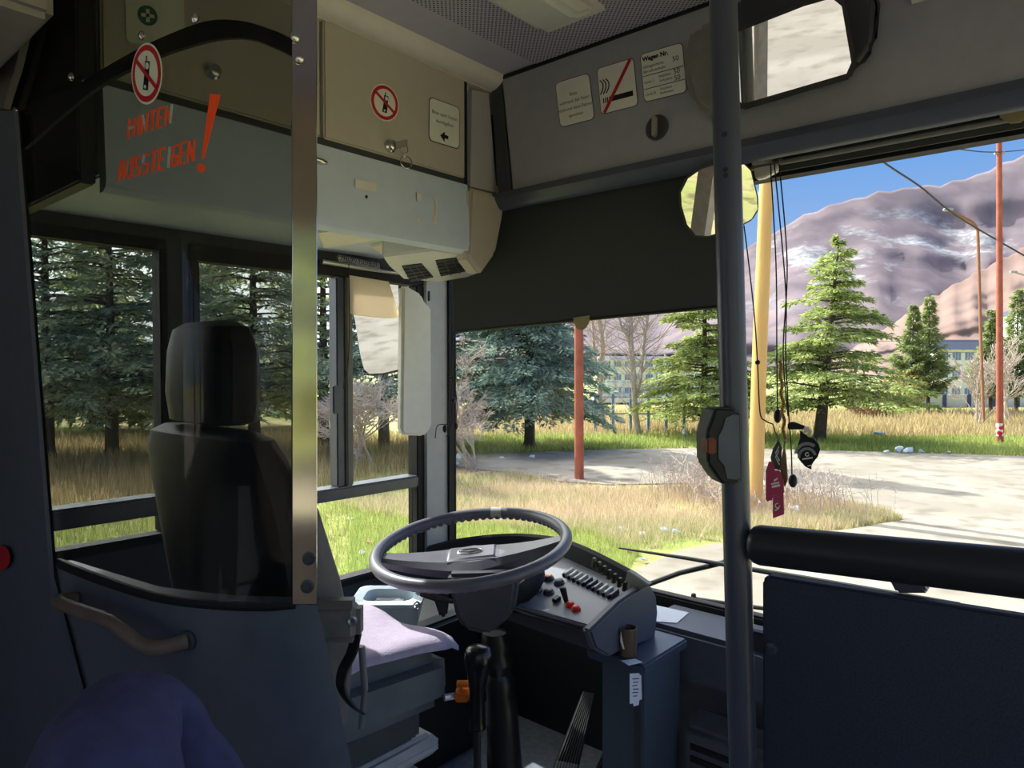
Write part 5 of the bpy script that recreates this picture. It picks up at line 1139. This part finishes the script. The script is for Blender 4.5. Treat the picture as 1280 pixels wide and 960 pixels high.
# ---- mirror and wipers on the outside of the bus
xm = -2.17; em = thing('wing_mirror', 'tall outside mirror with black frame beyond the side window', 'mirror', tuple(on_x(473,470,xm)))
q = [(430,340),(500,340),(502,396),(501,464),(480,469),(462,470),(455,464),(450,445),(443,400)]
cm = on_x(470,430,xm); nm = Vector((.327,-.94,-.15)).normalized()
qq = [on_plane(x, y, cm, nm) for x, y in q]; cen = sum(qq, Vector())/len(qq)
MB().prism([cen+(p-cen)*.94+nm*.004 for p in qq], -nm*.004).build('mirror_glass', m_mirror, em)
MB().prism(qq, -nm*.05, .008).build('frame', m_black, em)
MB().tube([cen-nm*.03, cen-nm*.03+Vector((.1,.1,.5)), Vector((-1.93,1.9,E+.75))], .015, 8).build('arm', m_black, em)
YW = 1.90
wp = thing('wiper', 'long black wiper blade lying low across the windscreen outside', 'wiper', tuple(on_y(940,712,YW)))
b = MB(); b.tube([on_y(774,685,YW), on_y(860,698,YW), on_y(1000,722,YW), on_y(1200,757,YW)], .006, 8, False, [.003,.006,.008,.008]); b.build('blade', m_black, wp)
b = MB(); b.tube([on_y(790,738,YW+.01), on_y(850,716,YW+.01), on_y(905,703,YW+.01)], .008, 8); b.build('arm', m_black, wp)
wp = thing('wiper', 'second short wiper arm lying on the lower edge of the windscreen', 'wiper', tuple(on_y(900,760,YW)))
b = MB(); b.tube([on_y(866,748,YW-.02), on_y(900,753,YW-.02), on_y(1010,768,YW-.02)], .006, 8); b.build('blade', m_black, wp)
b = MB(); b.obox(on_y(867,747,YW-.02), Vector((.006,0,0)), Vector((0,.006,0)), Vector((0,0,.012)), .002); b.build('clip', m_black, wp)

# ================================================================ light, sky, camera
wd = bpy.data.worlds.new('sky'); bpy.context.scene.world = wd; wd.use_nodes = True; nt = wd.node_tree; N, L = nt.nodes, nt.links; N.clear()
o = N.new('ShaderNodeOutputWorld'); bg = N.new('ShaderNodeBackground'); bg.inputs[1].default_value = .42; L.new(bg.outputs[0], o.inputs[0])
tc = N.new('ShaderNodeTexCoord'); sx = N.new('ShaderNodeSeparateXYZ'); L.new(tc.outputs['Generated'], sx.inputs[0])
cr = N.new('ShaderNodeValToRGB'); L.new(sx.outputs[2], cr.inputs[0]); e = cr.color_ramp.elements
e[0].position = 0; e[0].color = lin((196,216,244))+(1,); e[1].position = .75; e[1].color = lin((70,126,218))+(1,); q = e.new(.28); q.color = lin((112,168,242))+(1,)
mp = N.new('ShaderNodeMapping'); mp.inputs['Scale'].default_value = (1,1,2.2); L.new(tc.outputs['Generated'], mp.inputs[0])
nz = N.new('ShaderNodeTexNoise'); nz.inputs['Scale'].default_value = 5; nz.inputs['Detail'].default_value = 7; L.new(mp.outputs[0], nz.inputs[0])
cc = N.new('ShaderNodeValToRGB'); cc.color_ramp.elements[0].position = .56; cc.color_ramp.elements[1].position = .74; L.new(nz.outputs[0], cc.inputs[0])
mx = N.new('ShaderNodeMixRGB'); mx.inputs[2].default_value = (3,3,3.05,1); L.new(cc.outputs[0], mx.inputs[0]); L.new(cr.outputs[0], mx.inputs[1]); sd_ = N.new('ShaderNodeVectorMath'); sd_.operation = 'DOT_PRODUCT'; sd_.inputs[1].default_value = Vector((-.73,.03,.68)).normalized(); L.new(tc.outputs['Generated'], sd_.inputs[0])   # clouds brightened and sun-side glow added to lift the interior light
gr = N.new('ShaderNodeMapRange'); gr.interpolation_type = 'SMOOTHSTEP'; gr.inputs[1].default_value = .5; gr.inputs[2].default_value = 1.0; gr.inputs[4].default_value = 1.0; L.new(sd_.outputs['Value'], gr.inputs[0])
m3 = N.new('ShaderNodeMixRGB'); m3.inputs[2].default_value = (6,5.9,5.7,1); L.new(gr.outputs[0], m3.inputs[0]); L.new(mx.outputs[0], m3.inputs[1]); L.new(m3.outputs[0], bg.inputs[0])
su = bpy.data.lights.new('sun', 'SUN'); su.energy = 3.2; su.angle = math.radians(.53); su.color = (1,.98,.945)
so = bpy.data.objects.new('sun', su); C.objects.link(so); so.rotation_euler = Vector((-.73,.03,.68)).to_track_quat('Z','Y').to_euler()
cam = bpy.data.cameras.new('camera'); co = bpy.data.objects.new('camera', cam); C.objects.link(co)
cam.sensor_width = 36; cam.lens = 36*FPX/1280; cam.clip_start = .02; cam.clip_end = 4000
co.matrix_world = Matrix(((RT.x,UP.x,-FW.x,EYE.x),(RT.y,UP.y,-FW.y,EYE.y),(RT.z,UP.z,-FW.z,EYE.z),(0,0,0,1)))
sc = bpy.context.scene; sc.camera = co
sc.view_settings.view_transform = 'Standard'; sc.view_settings.look = 'None'; sc.view_settings.gamma = 1; sc.view_settings.use_curve_mapping = False; sc.view_settings.exposure = 1.33
sc.cycles.transparent_max_bounces = 24; sc.cycles.max_bounces = 10; sc.cycles.diffuse_bounces = 6; sc.cycles.use_denoising = True
for o in bpy.data.objects:
    if '_o' in o: del o['_o']
